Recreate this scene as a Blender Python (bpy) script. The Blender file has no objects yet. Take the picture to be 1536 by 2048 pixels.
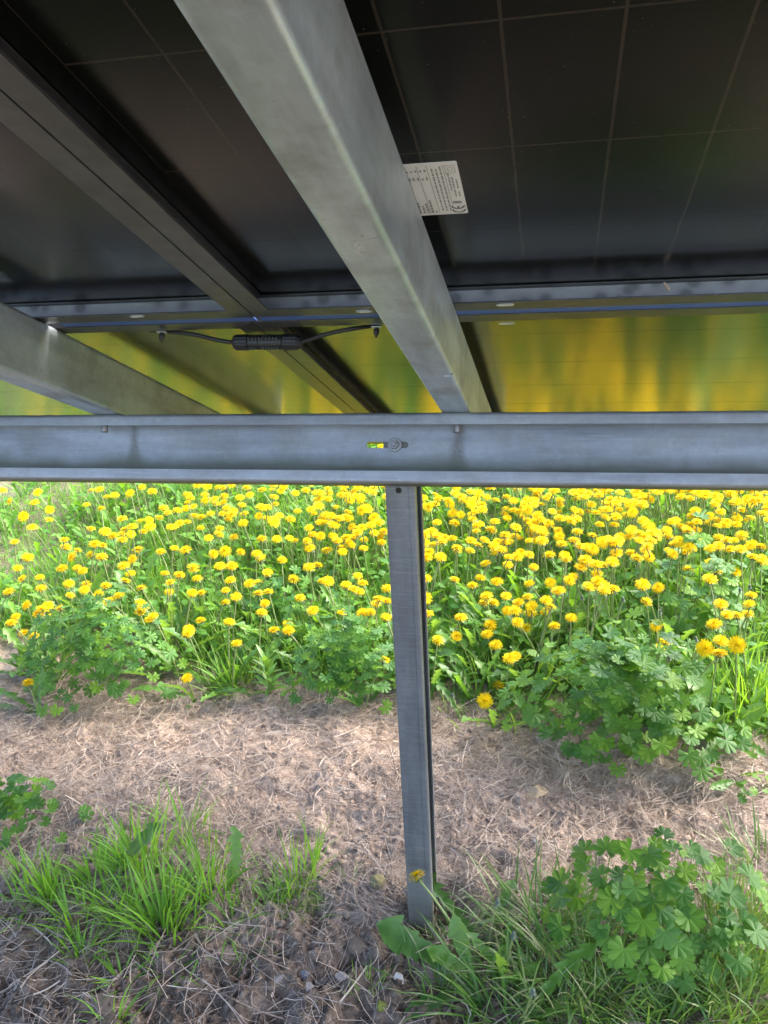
import bpy, bmesh, math, random
import numpy as np
from mathutils import Vector, Matrix, Euler

rad = math.radians
scene = bpy.context.scene
col = scene.collection

# ------------------------------------------------------------------ camera
CAM_H = 1.333
PITCH, YAW, ROLL, TILT, FPX = rad(19.674), rad(12.523), rad(3.202), rad(24.821), 1640.9


def cam_axes():
    cp, sp = math.cos(PITCH), math.sin(PITCH)
    f = np.array([0, cp, -sp]); d = np.array([0, -sp, -cp]); r = np.array([1.0, 0, 0])
    c, s = math.cos(ROLL), math.sin(ROLL)
    M = np.stack([c * r + s * d, -s * r + c * d, f], 1)
    cy, sy = math.cos(YAW), math.sin(YAW)
    return np.array([[cy, -sy, 0], [sy, cy, 0], [0, 0, 1]]) @ M


CM = cam_axes()
CAM = np.array([0, 0, CAM_H])
cd = bpy.data.cameras.new("camera")
cam = bpy.data.objects.new("camera", cd); col.objects.link(cam)
mw = Matrix.Identity(4)
for i in range(3):
    mw[i][0] = CM[i, 0]; mw[i][1] = -CM[i, 1]; mw[i][2] = -CM[i, 2]; mw[i][3] = CAM[i]
cam.matrix_world = mw
cd.sensor_fit = 'VERTICAL'; cd.sensor_height = 36.0; cd.sensor_width = 27.0
cd.lens = FPX / 2048 * 36.0
cd.clip_start = 0.02; cd.clip_end = 2000
scene.camera = cam

# ------------------------------------------------------------------ world, sun, exposure
SUN_EL, SUN_AZ = rad(42), rad(62)      # sun beyond the low edge of the array
world = bpy.data.worlds.new("World"); scene.world = world
world.use_nodes = True
wn = world.node_tree
sky = wn.nodes.new("ShaderNodeTexSky")
sky.sky_type = 'NISHITA'; sky.sun_disc = False
sky.sun_elevation = SUN_EL; sky.sun_rotation = SUN_AZ
sky.air_density = 0.8; sky.dust_density = 4.5; sky.ozone_density = 0.8
bg = wn.nodes["Background"]; bg.inputs[1].default_value = 0.15
wn.links.new(sky.outputs[0], bg.inputs[0])
sl = bpy.data.lights.new("sun", 'SUN'); sl.energy = 0.55; sl.angle = rad(45); sl.color = (1.0, 0.97, 0.93)
sun = bpy.data.objects.new("sun", sl); col.objects.link(sun)
sd = Vector((math.sin(SUN_AZ) * math.cos(SUN_EL), math.cos(SUN_AZ) * math.cos(SUN_EL), math.sin(SUN_EL)))
sun.rotation_euler = sd.to_track_quat('Z', 'Y').to_euler()
sun.location = (0, 8, 10)
vs = scene.view_settings
vs.view_transform = 'Standard'; vs.look = 'None'; vs.gamma = 1.0; vs.use_curve_mapping = False
vs.exposure = 2.8
scene.cycles.max_bounces = 6
scene.cycles.diffuse_bounces = 3
scene.cycles.glossy_bounces = 3
scene.cycles.transmission_bounces = 3
scene.cycles.transparent_max_bounces = 8
scene.cycles.use_denoising = True

# ------------------------------------------------------------------ helpers
rng = np.random.default_rng(7)
random.seed(7)


def tag(o, label=None, cat=None, group=None, kind=None):
    if label: o["label"] = label
    if cat: o["category"] = cat
    if group: o["group"] = group
    if kind: o["kind"] = kind
    return o


def obj(name, data, parent=None, mat=None):
    o = bpy.data.objects.new(name, data); col.objects.link(o)
    if parent is not None: o.parent = parent
    if mat is not None and data is not None and hasattr(data, "materials") and len(data.materials) == 0:
        data.materials.append(mat)
    return o


def mesh_np(name, V, F, mat=None, smooth=False):
    V = np.asarray(V, dtype=np.float32); F = np.asarray(F, dtype=np.int32)
    n, k = F.shape
    me = bpy.data.meshes.new(name)
    me.vertices.add(len(V)); me.vertices.foreach_set("co", V.ravel())
    me.loops.add(n * k); me.loops.foreach_set("vertex_index", F.ravel())
    me.polygons.add(n); me.polygons.foreach_set("loop_start", np.arange(0, n * k, k, dtype=np.int32))
    if smooth: me.polygons.foreach_set("use_smooth", np.ones(n, dtype=bool))
    me.update(calc_edges=True)
    if mat: me.materials.append(mat)
    return me


def mesh_py(name, V, F, mat=None, smooth=False):
    me = bpy.data.meshes.new(name)
    me.from_pydata([tuple(v) for v in V], [], [tuple(f) for f in F]); me.update()
    if smooth: me.polygons.foreach_set("use_smooth", [True] * len(me.polygons))
    if mat: me.materials.append(mat)
    return me


def ray(px, py):
    return CM @ np.array([px - 768.0, py - 1024.0, FPX])


# ---- noise for terrain
_lat = np.random.default_rng(3).random((256, 256))


def vnoise(x, y, s, o=0.0):
    x = np.asarray(x) * s + 71.3 + o; y = np.asarray(y) * s + 33.7 + o * 1.7
    xi = np.floor(x).astype(int); yi = np.floor(y).astype(int)
    fx = x - xi; fy = y - yi
    fx = fx * fx * (3 - 2 * fx); fy = fy * fy * (3 - 2 * fy)
    a = _lat[xi % 256, yi % 256]; b = _lat[(xi + 1) % 256, yi % 256]
    c = _lat[xi % 256, (yi + 1) % 256]; d = _lat[(xi + 1) % 256, (yi + 1) % 256]
    return (a * (1 - fx) + b * fx) * (1 - fy) + (c * (1 - fx) + d * fx) * fy - 0.5


POST_X, POST_Y = -0.2505, 1.2566


def terrain(x, y):
    x = np.asarray(x, float); y = np.asarray(y, float)
    t = np.clip(y - 1.85, 0, 6.0)
    z = 0.16 * (np.sqrt(t * t + 0.04) - 0.2)
    fall = np.exp(-np.clip(np.hypot(x, y - 1.5) - 4, 0, None) / 3)
    z = z + (0.05 * vnoise(x, y, 2.2) + 0.022 * vnoise(x, y, 6.0, 9)) * fall
    rp = np.hypot((x - POST_X) / 1.15, y - POST_Y - 0.012)
    z = z - 0.040 * np.exp(-(rp / 0.055) ** 2) + 0.012 * np.exp(-((rp - 0.105) / 0.03) ** 2) - 0.003
    return z


def terrain_fine(x, y):
    m = np.clip((4.0 - np.abs(np.asarray(y) - 1.2)) / 2, 0, 1) * np.clip((3.2 - np.abs(np.asarray(x))) / 1, 0, 1)
    a = vnoise(x, y, 22, 3); b = vnoise(x, y, 48, 5); c = vnoise(x, y, 95, 8)
    fr = 1 + .7 * np.clip((1.42 - np.asarray(y)) / .15, 0, 1)
    return terrain(x, y) + m * fr * (0.020 * a + 0.013 * np.abs(b) * 1.6 + 0.009 * c)


def gp(px, py, dz=0.0):
    """where the line of sight through a picture point meets the ground (raised by dz)"""
    d = ray(px, py); t0 = 0.0005; t = t0
    lo = 0.0; hi = 0.01
    for t in np.linspace(0.0003, 0.006, 260):
        p = CAM + d * t
        if p[2] < float(terrain(p[0], p[1])) + dz:
            hi = t; break
        lo = t
    else:
        return CAM + d * 0.006
    for _ in range(24):
        m = (lo + hi) / 2; p = CAM + d * m
        if p[2] < float(terrain(p[0], p[1])) + dz: hi = m
        else: lo = m
    return CAM + d * hi


def to_px(P):
    q = CM.T @ (np.asarray(P, float) - CAM)
    return q[0] / q[2] * FPX + 768, q[1] / q[2] * FPX + 1024


# ------------------------------------------------------------------ materials
def new_mat(name):
    m = bpy.data.materials.new(name); m.use_nodes = True
    nt = m.node_tree; b = nt.nodes["Principled BSDF"]
    return m, nt, b, nt.nodes["Material Output"]


def N(nt, t, **kw):
    n = nt.nodes.new("ShaderNode" + t)
    for k, v in kw.items(): setattr(n, k, v)
    return n


def ramp(nt, src, stops, interp='LINEAR'):
    r = N(nt, "ValToRGB"); r.color_ramp.interpolation = interp
    e = r.color_ramp.elements
    while len(e) < len(stops): e.new(0.5)
    for i, (p, c) in enumerate(stops):
        e[i].position = p; e[i].color = (*c, 1) if len(c) == 3 else c
    nt.links.new(src, r.inputs[0])
    return r.outputs[0]


def mixc(nt, fac, a, b):
    m = N(nt, "MixRGB")
    for i, v in ((0, fac), (1, a), (2, b)):
        if hasattr(v, "is_linked"): nt.links.new(v, m.inputs[i])
        else: m.inputs[i].default_value = v if i == 0 else (*v, 1)
    return m.outputs[0]


def math_n(nt, op, a, b=None, c=None):
    m = N(nt, "Math", operation=op)
    for i, v in enumerate((a, b, c)):
        if v is None: continue
        if hasattr(v, "is_linked"): nt.links.new(v, m.inputs[i])
        else: m.inputs[i].default_value = v
    return m.outputs[0]


def noise(nt, vec, scale, detail=4, rough=0.55, stretch=None):
    n = N(nt, "TexNoise"); n.inputs["Scale"].default_value = scale
    n.inputs["Detail"].default_value = detail; n.inputs["Roughness"].default_value = rough
    if stretch is not None:
        mp = N(nt, "Mapping"); mp.inputs["Scale"].default_value = stretch
        nt.links.new(vec, mp.inputs[0]); vec = mp.outputs[0]
    nt.links.new(vec, n.inputs["Vector"])
    return n.outputs["Fac"]


def coords(nt, which="Object"):
    return N(nt, "TexCoord").outputs[which]


def leaf_mat(name, cols, trans, rough=0.42, tfac=0.35, island=False, spec=0.5, vein=None):
    if vein is None: vein = not island
    """cols: list of base colours picked at random per leaf; trans: colour of light coming through"""
    m, nt, b, out = new_mat(name)
    if island:
        rnd = N(nt, "NewGeometry").outputs["Random Per Island"]
    else:
        rnd = N(nt, "ObjectInfo").outputs["Random"]
    c = ramp(nt, rnd, [(i / max(1, len(cols) - 1), cc) for i, cc in enumerate(cols)])
    pos = N(nt, "NewGeometry").outputs["Position"]
    nz = noise(nt, pos, 60, 3)
    c2 = mixc(nt, math_n(nt, 'MULTIPLY', nz, 0.55), c, tuple(x * 0.45 for x in cols[0]))
    nt.links.new(c2, b.inputs["Base Color"])
    b.inputs["Roughness"].default_value = rough
    b.inputs["Specular IOR Level"].default_value = spec
    if vein:
        bp = N(nt, "Bump"); bp.inputs["Strength"].default_value = 0.35; bp.inputs["Distance"].default_value = 0.002
        nt.links.new(noise(nt, pos, 260, 2), bp.inputs["Height"]); nt.links.new(bp.outputs[0], b.inputs["Normal"])
    tr = N(nt, "BsdfTranslucent"); tr.inputs[0].default_value = (*trans, 1)
    mx = N(nt, "MixShader"); mx.inputs[0].default_value = tfac
    nt.links.new(b.outputs[0], mx.inputs[1]); nt.links.new(tr.outputs[0], mx.inputs[2])
    nt.links.new(mx.outputs[0], out.inputs[0])
    return m


def galv_mat(name, base=(0.40, 0.43, 0.46), stain=None, rough=0.42, metallic=0.75, streak_axis=0, dirt=0.25):
    m, nt, b, out = new_mat(name)
    oc = coords(nt)
    st = [9, 9, 9]; st[streak_axis] = 1.2
    n1 = noise(nt, oc, 3.0, 5, 0.6, st)
    v = N(nt, "TexVoronoi"); v.inputs["Scale"].default_value = 130
    nt.links.new(oc, v.inputs["Vector"])
    c = ramp(nt, n1, [(0.28, tuple(x * 0.66 for x in base)), (0.5, base), (0.74, tuple(min(1, x * 1.3) for x in base))])
    c = mixc(nt, math_n(nt, 'MULTIPLY', v.outputs["Color"], 0.30), c, tuple(x * 0.62 for x in base))
    n2 = noise(nt, oc, 14, 6, 0.65)
    c = mixc(nt, math_n(nt, 'MULTIPLY', ramp(nt, n2, [(0.5, (0, 0, 0)), (0.7, (1, 1, 1))]), dirt), c, (0.20, 0.185, 0.155))
    n4 = noise(nt, oc, 6, 6, 0.7)
    c = mixc(nt, math_n(nt, 'MULTIPLY', ramp(nt, n4, [(0.5, (0, 0, 0)), (0.66, (1, 1, 1))]), 0.35), c, tuple(min(1, x * 1.35) for x in base))
    mp3 = N(nt, "Mapping"); mp3.inputs["Rotation"].default_value = (0.5, 0.6, 0.7); mp3.inputs["Scale"].default_value = (6, 260, 260)
    nt.links.new(oc, mp3.inputs[0])
    c = mixc(nt, math_n(nt, 'MULTIPLY', ramp(nt, noise(nt, mp3.outputs[0], 1.0, 2), [(0.70, (0, 0, 0)), (0.74, (1, 1, 1))]), 0.4), c, tuple(min(1, x * 1.5) for x in base))
    sp = noise(nt, oc, 420, 1)
    c = mixc(nt, math_n(nt, 'MULTIPLY', ramp(nt, sp, [(0.74, (0, 0, 0)), (0.77, (1, 1, 1))]), 0.5), c, (0.62, 0.60, 0.55))
    if stain: c, extra = stain(nt, oc, c)
    nt.links.new(c, b.inputs["Base Color"])
    b.inputs["Metallic"].default_value = metallic
    r = ramp(nt, n2, [(0.3, (rough - .07,) * 3), (0.7, (rough + .14,) * 3)])
    nt.links.new(r, b.inputs["Roughness"])
    bp = N(nt, "Bump"); bp.inputs["Strength"].default_value = 0.25; bp.inputs["Distance"].default_value = 0.0008
    st2 = [260, 260, 260]; st2[streak_axis] = 4
    nt.links.new(noise(nt, oc, 1.0, 3, 0.6, st2), bp.inputs["Height"])
    nt.links.new(bp.outputs[0], b.inputs["Normal"])
    return m


def plain_mat(name, c, rough=0.5, metallic=0.0, var=0.25, scale=60, bump=0.0):
    m, nt, b, out = new_mat(name)
    oc = coords(nt)
    n1 = noise(nt, oc, scale, 5)
    cc = mixc(nt, n1, tuple(x * (1 - var) for x in c), tuple(min(1, x * (1 + var)) for x in c))
    nt.links.new(cc, b.inputs["Base Color"])
    b.inputs["Roughness"].default_value = rough; b.inputs["Metallic"].default_value = metallic
    if bump:
        bp = N(nt, "Bump"); bp.inputs["Strength"].default_value = 0.6; bp.inputs["Distance"].default_value = bump
        nt.links.new(noise(nt, oc, scale * 2, 5), bp.inputs["Height"]); nt.links.new(bp.outputs[0], b.inputs["Normal"])
    return m


def make_ground_mat():
    m, nt, b, out = new_mat("soil")
    pos = N(nt, "NewGeometry").outputs["Position"]
    sep = N(nt, "SeparateXYZ"); nt.links.new(pos, sep.inputs[0])
    n1 = noise(nt, pos, 7, 6, 0.6); n2 = noise(nt, pos, 45, 5, 0.65); n3 = noise(nt, pos, 240, 3)
    dry = ramp(nt, n2, [(0.3, (0.20, 0.15, 0.12)), (0.5, (0.39, 0.305, 0.245)), (0.72, (0.55, 0.455, 0.38))])
    wet = ramp(nt, n2, [(0.3, (0.062, 0.046, 0.036)), (0.5, (0.155, 0.118, 0.092)), (0.72, (0.29, 0.235, 0.19))])
    # damp soil nearest the viewer, dry soil further under the array
    yy = math_n(nt, 'ADD', sep.outputs[1], math_n(nt, 'MULTIPLY', math_n(nt, 'SUBTRACT', n1, 0.5), 0.55))
    damp = N(nt, "MapRange"); damp.inputs[1].default_value = 1.12; damp.inputs[2].default_value = 1.42
    nt.links.new(yy, damp.inputs[0])
    c = mixc(nt, damp.outputs[0], wet, dry)
    gr = N(nt, "MapRange"); gr.inputs[1].default_value = 2.0; gr.inputs[2].default_value = 2.35
    nt.links.new(yy, gr.inputs[0])
    turf = ramp(nt, n2, [(0.3, (0.05, 0.07, 0.02)), (0.7, (0.12, 0.15, 0.05))])
    c = mixc(nt, math_n(nt, 'MULTIPLY', gr.outputs[0], 0.75), c, turf)
    far = N(nt, "MapRange"); far.inputs[1].default_value = 4; far.inputs[2].default_value = 6
    nt.links.new(math_n(nt, 'ABSOLUTE', sep.outputs[1]), far.inputs[0])
    c = mixc(nt, far.outputs[0], c, (0.09, 0.15, 0.035))
    nt.links.new(c, b.inputs["Base Color"])
    b.inputs["Roughness"].default_value = 0.9
    b.inputs["Specular IOR Level"].default_value = 0.25
    bp = N(nt, "Bump"); bp.inputs["Strength"].default_value = 0.9; bp.inputs["Distance"].default_value = 0.004
    h = math_n(nt, 'ADD', n3, math_n(nt, 'MULTIPLY', noise(nt, pos, 110, 4), 1.5))
    nt.links.new(h, bp.inputs["Height"]); nt.links.new(bp.outputs[0], b.inputs["Normal"])
    return m


M = {}
M["soil"] = make_ground_mat()
M["geranium"] = leaf_mat("geranium_leaf", [(0.045, 0.150, 0.036), (0.055, 0.175, 0.038), (0.072, 0.205, 0.038), (0.12, 0.28, 0.030), (0.19, 0.37, 0.03)],
                         (0.26, 0.46, 0.04), rough=0.5, tfac=0.34, spec=0.30)
M["dleaf"] = leaf_mat("dandelion_leaf", [(0.07, 0.19, 0.045), (0.09, 0.23, 0.035), (0.13, 0.29, 0.035)], (0.30, 0.52, 0.05), rough=0.40, tfac=0.33)
M["dleaf_i"] = leaf_mat("meadow_leaf", [(0.065, 0.20, 0.035), (0.10, 0.265, 0.035), (0.14, 0.33, 0.04), (0.18, 0.38, 0.055)], (0.28, 0.55, 0.03), rough=0.5, tfac=0.33, island=True, spec=0.3)
M["grass"] = leaf_mat("grass_blade", [(0.10, 0.27, 0.035), (0.15, 0.36, 0.035), (0.22, 0.45, 0.045)], (0.38, 0.66, 0.04), rough=0.45, tfac=0.40, island=True)
M["grass_d"] = leaf_mat("dark_grass_blade", [(0.06, 0.16, 0.045), (0.09, 0.22, 0.045), (0.14, 0.29, 0.05), (0.40, 0.36, 0.22)], (0.28, 0.48, 0.05), rough=0.36, tfac=0.30, island=True)
M["grass_m"] = leaf_mat("meadow_grass_blade", [(0.09, 0.25, 0.038), (0.14, 0.34, 0.045), (0.20, 0.41, 0.065), (0.34, 0.40, 0.16)], (0.30, 0.55, 0.05), rough=0.5, tfac=0.33, island=True, spec=0.3)
M["straw"] = leaf_mat("straw", [(0.23, 0.172, 0.135), (0.42, 0.332, 0.27), (0.57, 0.472, 0.39), (0.72, 0.63, 0.535)], (0.45, 0.36, 0.27), rough=0.6, tfac=0.12, island=True, spec=0.3)
M["stem"] = leaf_mat("flower_stem", [(0.24, 0.32, 0.10), (0.33, 0.36, 0.17), (0.20, 0.30, 0.09)], (0.35, 0.45, 0.1), rough=0.4, tfac=0.15)
M["petiole"] = leaf_mat("leaf_stalk", [(0.13, 0.22, 0.06), (0.20, 0.30, 0.08), (0.24, 0.28, 0.10)], (0.3, 0.45, 0.1), rough=0.45, tfac=0.15)
M["petal"] = leaf_mat("dandelion_petal", [(0.90, 0.66, 0.012), (0.92, 0.72, 0.015), (0.90, 0.58, 0.008)], (0.95, 0.70, 0.01), rough=0.6, tfac=0.30, spec=0.08)
M["bract"] = leaf_mat("flower_bract", [(0.10, 0.16, 0.07), (0.15, 0.20, 0.10)], (0.2, 0.3, 0.1), rough=0.5, tfac=0.1)
M["bud"] = plain_mat("closed_bud", (0.10, 0.13, 0.10), 0.7, var=0.4, scale=300)
M["crumb"] = plain_mat("soil_crumb", (0.15, 0.115, 0.09), 0.95, var=0.45, scale=25, bump=0.003)
M["stone"] = plain_mat("grey_stone", (0.22, 0.20, 0.19), 0.75, var=0.4, scale=50, bump=0.003)
M["stone_pale"] = plain_mat("pale_stone", (0.50, 0.46, 0.42), 0.7, var=0.25, scale=50, bump=0.002)
M["stone_blue"] = plain_mat("blue_grey_stone", (0.12, 0.125, 0.15), 0.6, var=0.4, scale=50, bump=0.002)
M["stone_tan"] = plain_mat("tan_clod", (0.46, 0.35, 0.22), 0.95, var=0.25, scale=40, bump=0.004)
M["moss"] = plain_mat("moss", (0.13, 0.16, 0.03), 0.95, var=0.5, scale=160, bump=0.003)
M["mossy"] = plain_mat("mossy_stone", (0.20, 0.18, 0.09), 0.95, var=0.5, scale=45, bump=0.004)

# array frame: x along the beam, s down the slope, h perpendicular to the panels; zero at the rafters' underside
EX = np.array([1.0, 0, 0]); ES = np.array([0, math.cos(TILT), -math.sin(TILT)]); EH = np.array([0, math.sin(TILT), math.cos(TILT)])
C0 = 0.2546 * 1.03


def arr(x, s, h):
    return CAM + EX * x + ES * s + EH * (C0 + h)


def arr_matrix(x, s, h):
    o = arr(x, s, h); m = Matrix.Identity(4)
    for i in range(3):
        m[i][0] = EX[i]; m[i][1] = ES[i]; m[i][2] = EH[i]; m[i][3] = o[i]
    return m


def on_h(px, py, h):
    """(x, s) on the plane at height h above the rafters' underside"""
    r = ray(px, py); P = r * ((C0 + h) / (r @ EH))
    return P[0], P @ ES


# ------------------------------------------------------------------ ground
def make_ground():
    def axis(a, b, step, far, g=1.16):
        mid = list(np.arange(a, b + 1e-9, step)); lo = []; hi = []; st = step; p = a
        while p > -far: st *= g; p -= st; lo.append(p)
        st = step; p = b
        while p < far: st *= g; p += st; hi.append(p)
        return np.array(lo[::-1] + mid + hi)
    xs = axis(-1.75, 1.05, 0.0065, 400); ys = axis(0.72, 2.7, 0.0065, 400)
    X, Y = np.meshgrid(xs, ys)
    Z = terrain_fine(X, Y)
    V = np.stack([X.ravel(), Y.ravel(), Z.ravel()], 1)
    nx = len(xs); ny = len(ys)
    i = np.arange(nx - 1)[None, :] + nx * np.arange(ny - 1)[:, None]; i = i.ravel()
    F = np.stack([i, i + 1, i + nx + 1, i + nx], 1)
    o = obj("ground", mesh_np("ground", V, F, M["soil"], True))
    o["kind"] = "structure"
    return o


make_ground()


# ------------------------------------------------------------------ steel sections
def fillet(pts, r, seg=5):
    out = [np.array(pts[0], float)]
    for i in range(1, len(pts) - 1):
        p = np.array(pts[i], float); a = np.array(pts[i - 1], float) - p; b = np.array(pts[i + 1], float) - p
        la, lb = np.linalg.norm(a), np.linalg.norm(b); a /= la; b /= lb
        ang = math.acos(max(-1, min(1, a @ b)))
        t = min(r / math.tan(ang / 2), la * 0.45, lb * 0.45)
        if ang > rad(172): out.append(p); continue
        for k in range(seg + 1):
            u = k / seg
            out.append((1 - u) ** 2 * (p + a * t) + 2 * u * (1 - u) * p + u * u * (p + b * t))
    out.append(np.array(pts[-1], float))
    return np.array(out)


def thicken(cl, t):
    d = np.gradient(cl, axis=0); d /= np.linalg.norm(d, axis=1)[:, None] + 1e-12
    n = np.stack([-d[:, 1], d[:, 0]], 1)
    return np.concatenate([cl + n * t / 2, (cl - n * t / 2)[::-1]])


def sweep(poly, mapper, ends, name, mat, smooth_ang=35):
    n = len(poly); V = []
    for w in ends: V += [mapper(u, v, w) for u, v in poly]
    F = []
    for k in range(len(ends) - 1):
        for i in range(n):
            j = (i + 1) % n
            F.append((k * n + i, k * n + j, (k + 1) * n + j, (k + 1) * n + i))
    h = n // 2
    for k, flip in ((0, True), (len(ends) - 1, False)):
        for i in range(h - 1):                       # strip caps across the sheet's thickness
            f = (k * n + i, k * n + i + 1, k * n + n - 2 - i, k * n + n - 1 - i)
            F.append(f[::-1] if flip else f)
    me = mesh_py(name, V, F, mat)
    bm = bmesh.new(); bm.from_mesh(me); bmesh.ops.recalc_face_normals(bm, faces=bm.faces)
    for f in bm.faces: f.smooth = True
    for e in bm.edges:
        if len(e.link_faces) == 2 and e.calc_face_angle(0) > rad(smooth_ang): e.smooth = False
    bm.to_mesh(me); bm.free()
    return me


def capsule_cutter(cx, cz, w, r, depth, axis):
    """a slot-shaped solid for cutting holes; axis 1 cuts along y, 2 along z, in local coordinates"""
    pts = []
    for k in range(24):
        a = 2 * math.pi * k / 24
        dx = (w / 2 - r) if math.cos(a) > 0 else -(w / 2 - r)
        pts.append((cx + dx + r * math.cos(a), cz + r * math.sin(a)))
    V = []
    for q in depth:
        for u, v in pts: V.append((u, q, v) if axis == 1 else (u, v, q))
    n = 24
    F = [(i, (i + 1) % n, n + (i + 1) % n, n + i) for i in range(n)] + [tuple(range(n))[::-1], tuple(range(n, 2 * n))]
    me = mesh_py("cutter", V, F)
    bm = bmesh.new(); bm.from_mesh(me); bmesh.ops.recalc_face_normals(bm, faces=bm.faces); bm.to_mesh(me); bm.free()
    return me


def cut(me, cutters, mat):
    base = bpy.data.objects.new("tmp_body", me); col.objects.link(base); made = [base]
    for c in cutters:
        co = bpy.data.objects.new("tmp_cut", c); col.objects.link(co); made.append(co)
        md = base.modifiers.new("cut", 'BOOLEAN'); md.object = co; md.operation = 'DIFFERENCE'; md.solver = 'EXACT'
    dg = bpy.context.evaluated_depsgraph_get(); dg.update()
    new = bpy.data.meshes.new_from_object(base.evaluated_get(dg))
    for o in made: bpy.data.objects.remove(o)
    if len(new.materials) == 0: new.materials.append(mat)
    return new


def hexa_bolt(r, h, wash=None, wr=0):
    """a hexagon head with a chamfer and a raised shank end, along +z"""
    V = []; F = []
    rings = [(r, 0), (r, h * 0.75), (r * 0.88, h), (r * 0.55, h), (r * 0.55, h * 1.25), (r * 0.42, h * 1.4)]
    seg = 24
    for k, (q, z) in enumerate(rings):
        for i in range(seg):
            a = 2 * math.pi * i / seg
            rr = q
            if k < 3:
                b = (a % (math.pi / 3)) - math.pi / 6
                rr = q * math.cos(math.pi / 6) / math.cos(b) if k < 2 else q * 0.95
            V.append((rr * math.cos(a), rr * math.sin(a), z))
    for k in range(len(rings) - 1):
        for i in range(seg):
            j = (i + 1) % seg
            F.append((k * seg + i, k * seg + j, (k + 1) * seg + j, (k + 1) * seg + i))
    F.append(tuple(range((len(rings) - 1) * seg, len(rings) * seg)))
    F.append(tuple(range(seg))[::-1])
    return V, F


def ring_disc(r0, r1, h, seg=28):
    V = []; F = []
    prof = [(r0, 0), (r1, 0), (r1, h * 0.7), (r1 - h * 0.3, h), (r0, h)]
    for q, z in prof:
        for i in range(seg):
            a = 2 * math.pi * i / seg; V.append((q * math.cos(a), q * math.sin(a), z))
    for k in range(len(prof)):
        for i in range(seg):
            j = (i + 1) % seg; kk = (k + 1) % len(prof)
            F.append((k * seg + i, k * seg + j, kk * seg + j, kk * seg + i))
    return V, F


# ---- the cross beam (channel open towards the viewer, set square to the slope)
BX0, BX1 = -2.35, 1.55
BS, BH = 1.2582, 0.112            # position of the lips down the slope, height of the section
FL = 0.046
sx1 = on_h(905, 824, 0)[0] + 0.004; sx0 = on_h(238, 826, 0)[0]


def beam_stain(nt, oc, c):
    sp = N(nt, "SeparateXYZ"); nt.links.new(oc, sp.inputs[0])
    wob = math_n(nt, 'MULTIPLY', math_n(nt, 'SUBTRACT', noise(nt, oc, 25, 4), 0.5), 0.022)
    grow = math_n(nt, 'MULTIPLY', math_n(nt, 'MULTIPLY', sp.outputs[2], sp.outputs[2]), 1.3)
    tot = None
    for xs, sh in ((sx0, 0.05), (sx1, 0.0)):
        dx = math_n(nt, 'ABSOLUTE', math_n(nt, 'ADD', math_n(nt, 'SUBTRACT', sp.outputs[0], xs), math_n(nt, 'ADD', wob, math_n(nt, 'MULTIPLY', sp.outputs[2], sh))))
        w = math_n(nt, 'SUBTRACT', dx, grow)
        mr = N(nt, "MapRange"); mr.inputs[1].default_value = 0.011; mr.inputs[2].default_value = 0.0
        nt.links.new(w, mr.inputs[0])
        tot = mr.outputs[0] if tot is None else math_n(nt, 'MAXIMUM', tot, mr.outputs[0])
    gr = noise(nt, oc, 380, 3)
    tot = math_n(nt, 'MULTIPLY', math_n(nt, 'MULTIPLY', tot, math_n(nt, 'MULTIPLY', gr, 1.2)), math_n(nt, 'GREATER_THAN', sp.outputs[1], 0.006))
    c = mixc(nt, math_n(nt, 'MINIMUM', tot, 0.8), c, (0.115, 0.105, 0.085))
    # run-off dirt that gathered along the foot of the channel
    hz = math_n(nt, 'ADD', sp.outputs[2], math_n(nt, 'MULTIPLY', math_n(nt, 'SUBTRACT', noise(nt, oc, 9, 5), 0.5), 0.030))
    mr = N(nt, "MapRange"); mr.inputs[1].default_value = -0.058; mr.inputs[2].default_value = -0.080
    nt.links.new(hz, mr.inputs[0])
    deep = math_n(nt, 'GREATER_THAN', sp.outputs[1], 0.006)
    c = mixc(nt, math_n(nt, 'MULTIPLY', math_n(nt, 'MULTIPLY', mr.outputs[0], deep), 0.85), c, (0.12, 0.125, 0.085))
    return c, None


M["galv_beam"] = galv_mat("galvanised_beam", (0.315, 0.325, 0.345), beam_stain, 0.46, 0.55, 0, 0.18)
M["galv_rafter"] = galv_mat("galvanised_rafter", (0.52, 0.60, 0.645), None, 0.33, 0.65, 1, 0.45)
M["bolt"] = plain_mat("zinc_bolt", (0.30, 0.285, 0.27), 0.38, 0.8, var=0.2, scale=200)


def post_stain(nt, oc, c):
    # pale diagonal handling marks and drying dirt at the foot
    mp = N(nt, "Mapping"); mp.inputs["Rotation"].default_value = (0, rad(35), 0); mp.inputs["Scale"].default_value = (14, 1, 260)
    nt.links.new(oc, mp.inputs[0])
    d = noise(nt, mp.outputs[0], 1.0, 3, 0.7)
    c = mixc(nt, math_n(nt, 'MULTIPLY', ramp(nt, d, [(0.5, (0, 0, 0)), (0.68, (1, 1, 1))]), 0.22), c, (0.42, 0.45, 0.48))
    sp = N(nt, "SeparateXYZ"); nt.links.new(oc, sp.inputs[0])
    hz = math_n(nt, 'ADD', sp.outputs[2], math_n(nt, 'MULTIPLY', math_n(nt, 'SUBTRACT', noise(nt, oc, 30, 4), 0.5), 0.05))
    mr = N(nt, "MapRange"); mr.inputs[1].default_value = 0.22; mr.inputs[2].default_value = 0.05
    nt.links.new(hz, mr.inputs[0])
    c = mixc(nt, math_n(nt, 'MULTIPLY', mr.outputs[0], 0.6), c, (0.38, 0.37, 0.31))
    mr = N(nt, "MapRange"); mr.inputs[1].default_value = 0.04; mr.inputs[2].default_value = 0.012
    nt.links.new(hz, mr.inputs[0])
    c = mixc(nt, math_n(nt, 'MULTIPLY', mr.outputs[0], 0.75), c, (0.10, 0.09, 0.075))
    return c, None


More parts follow.
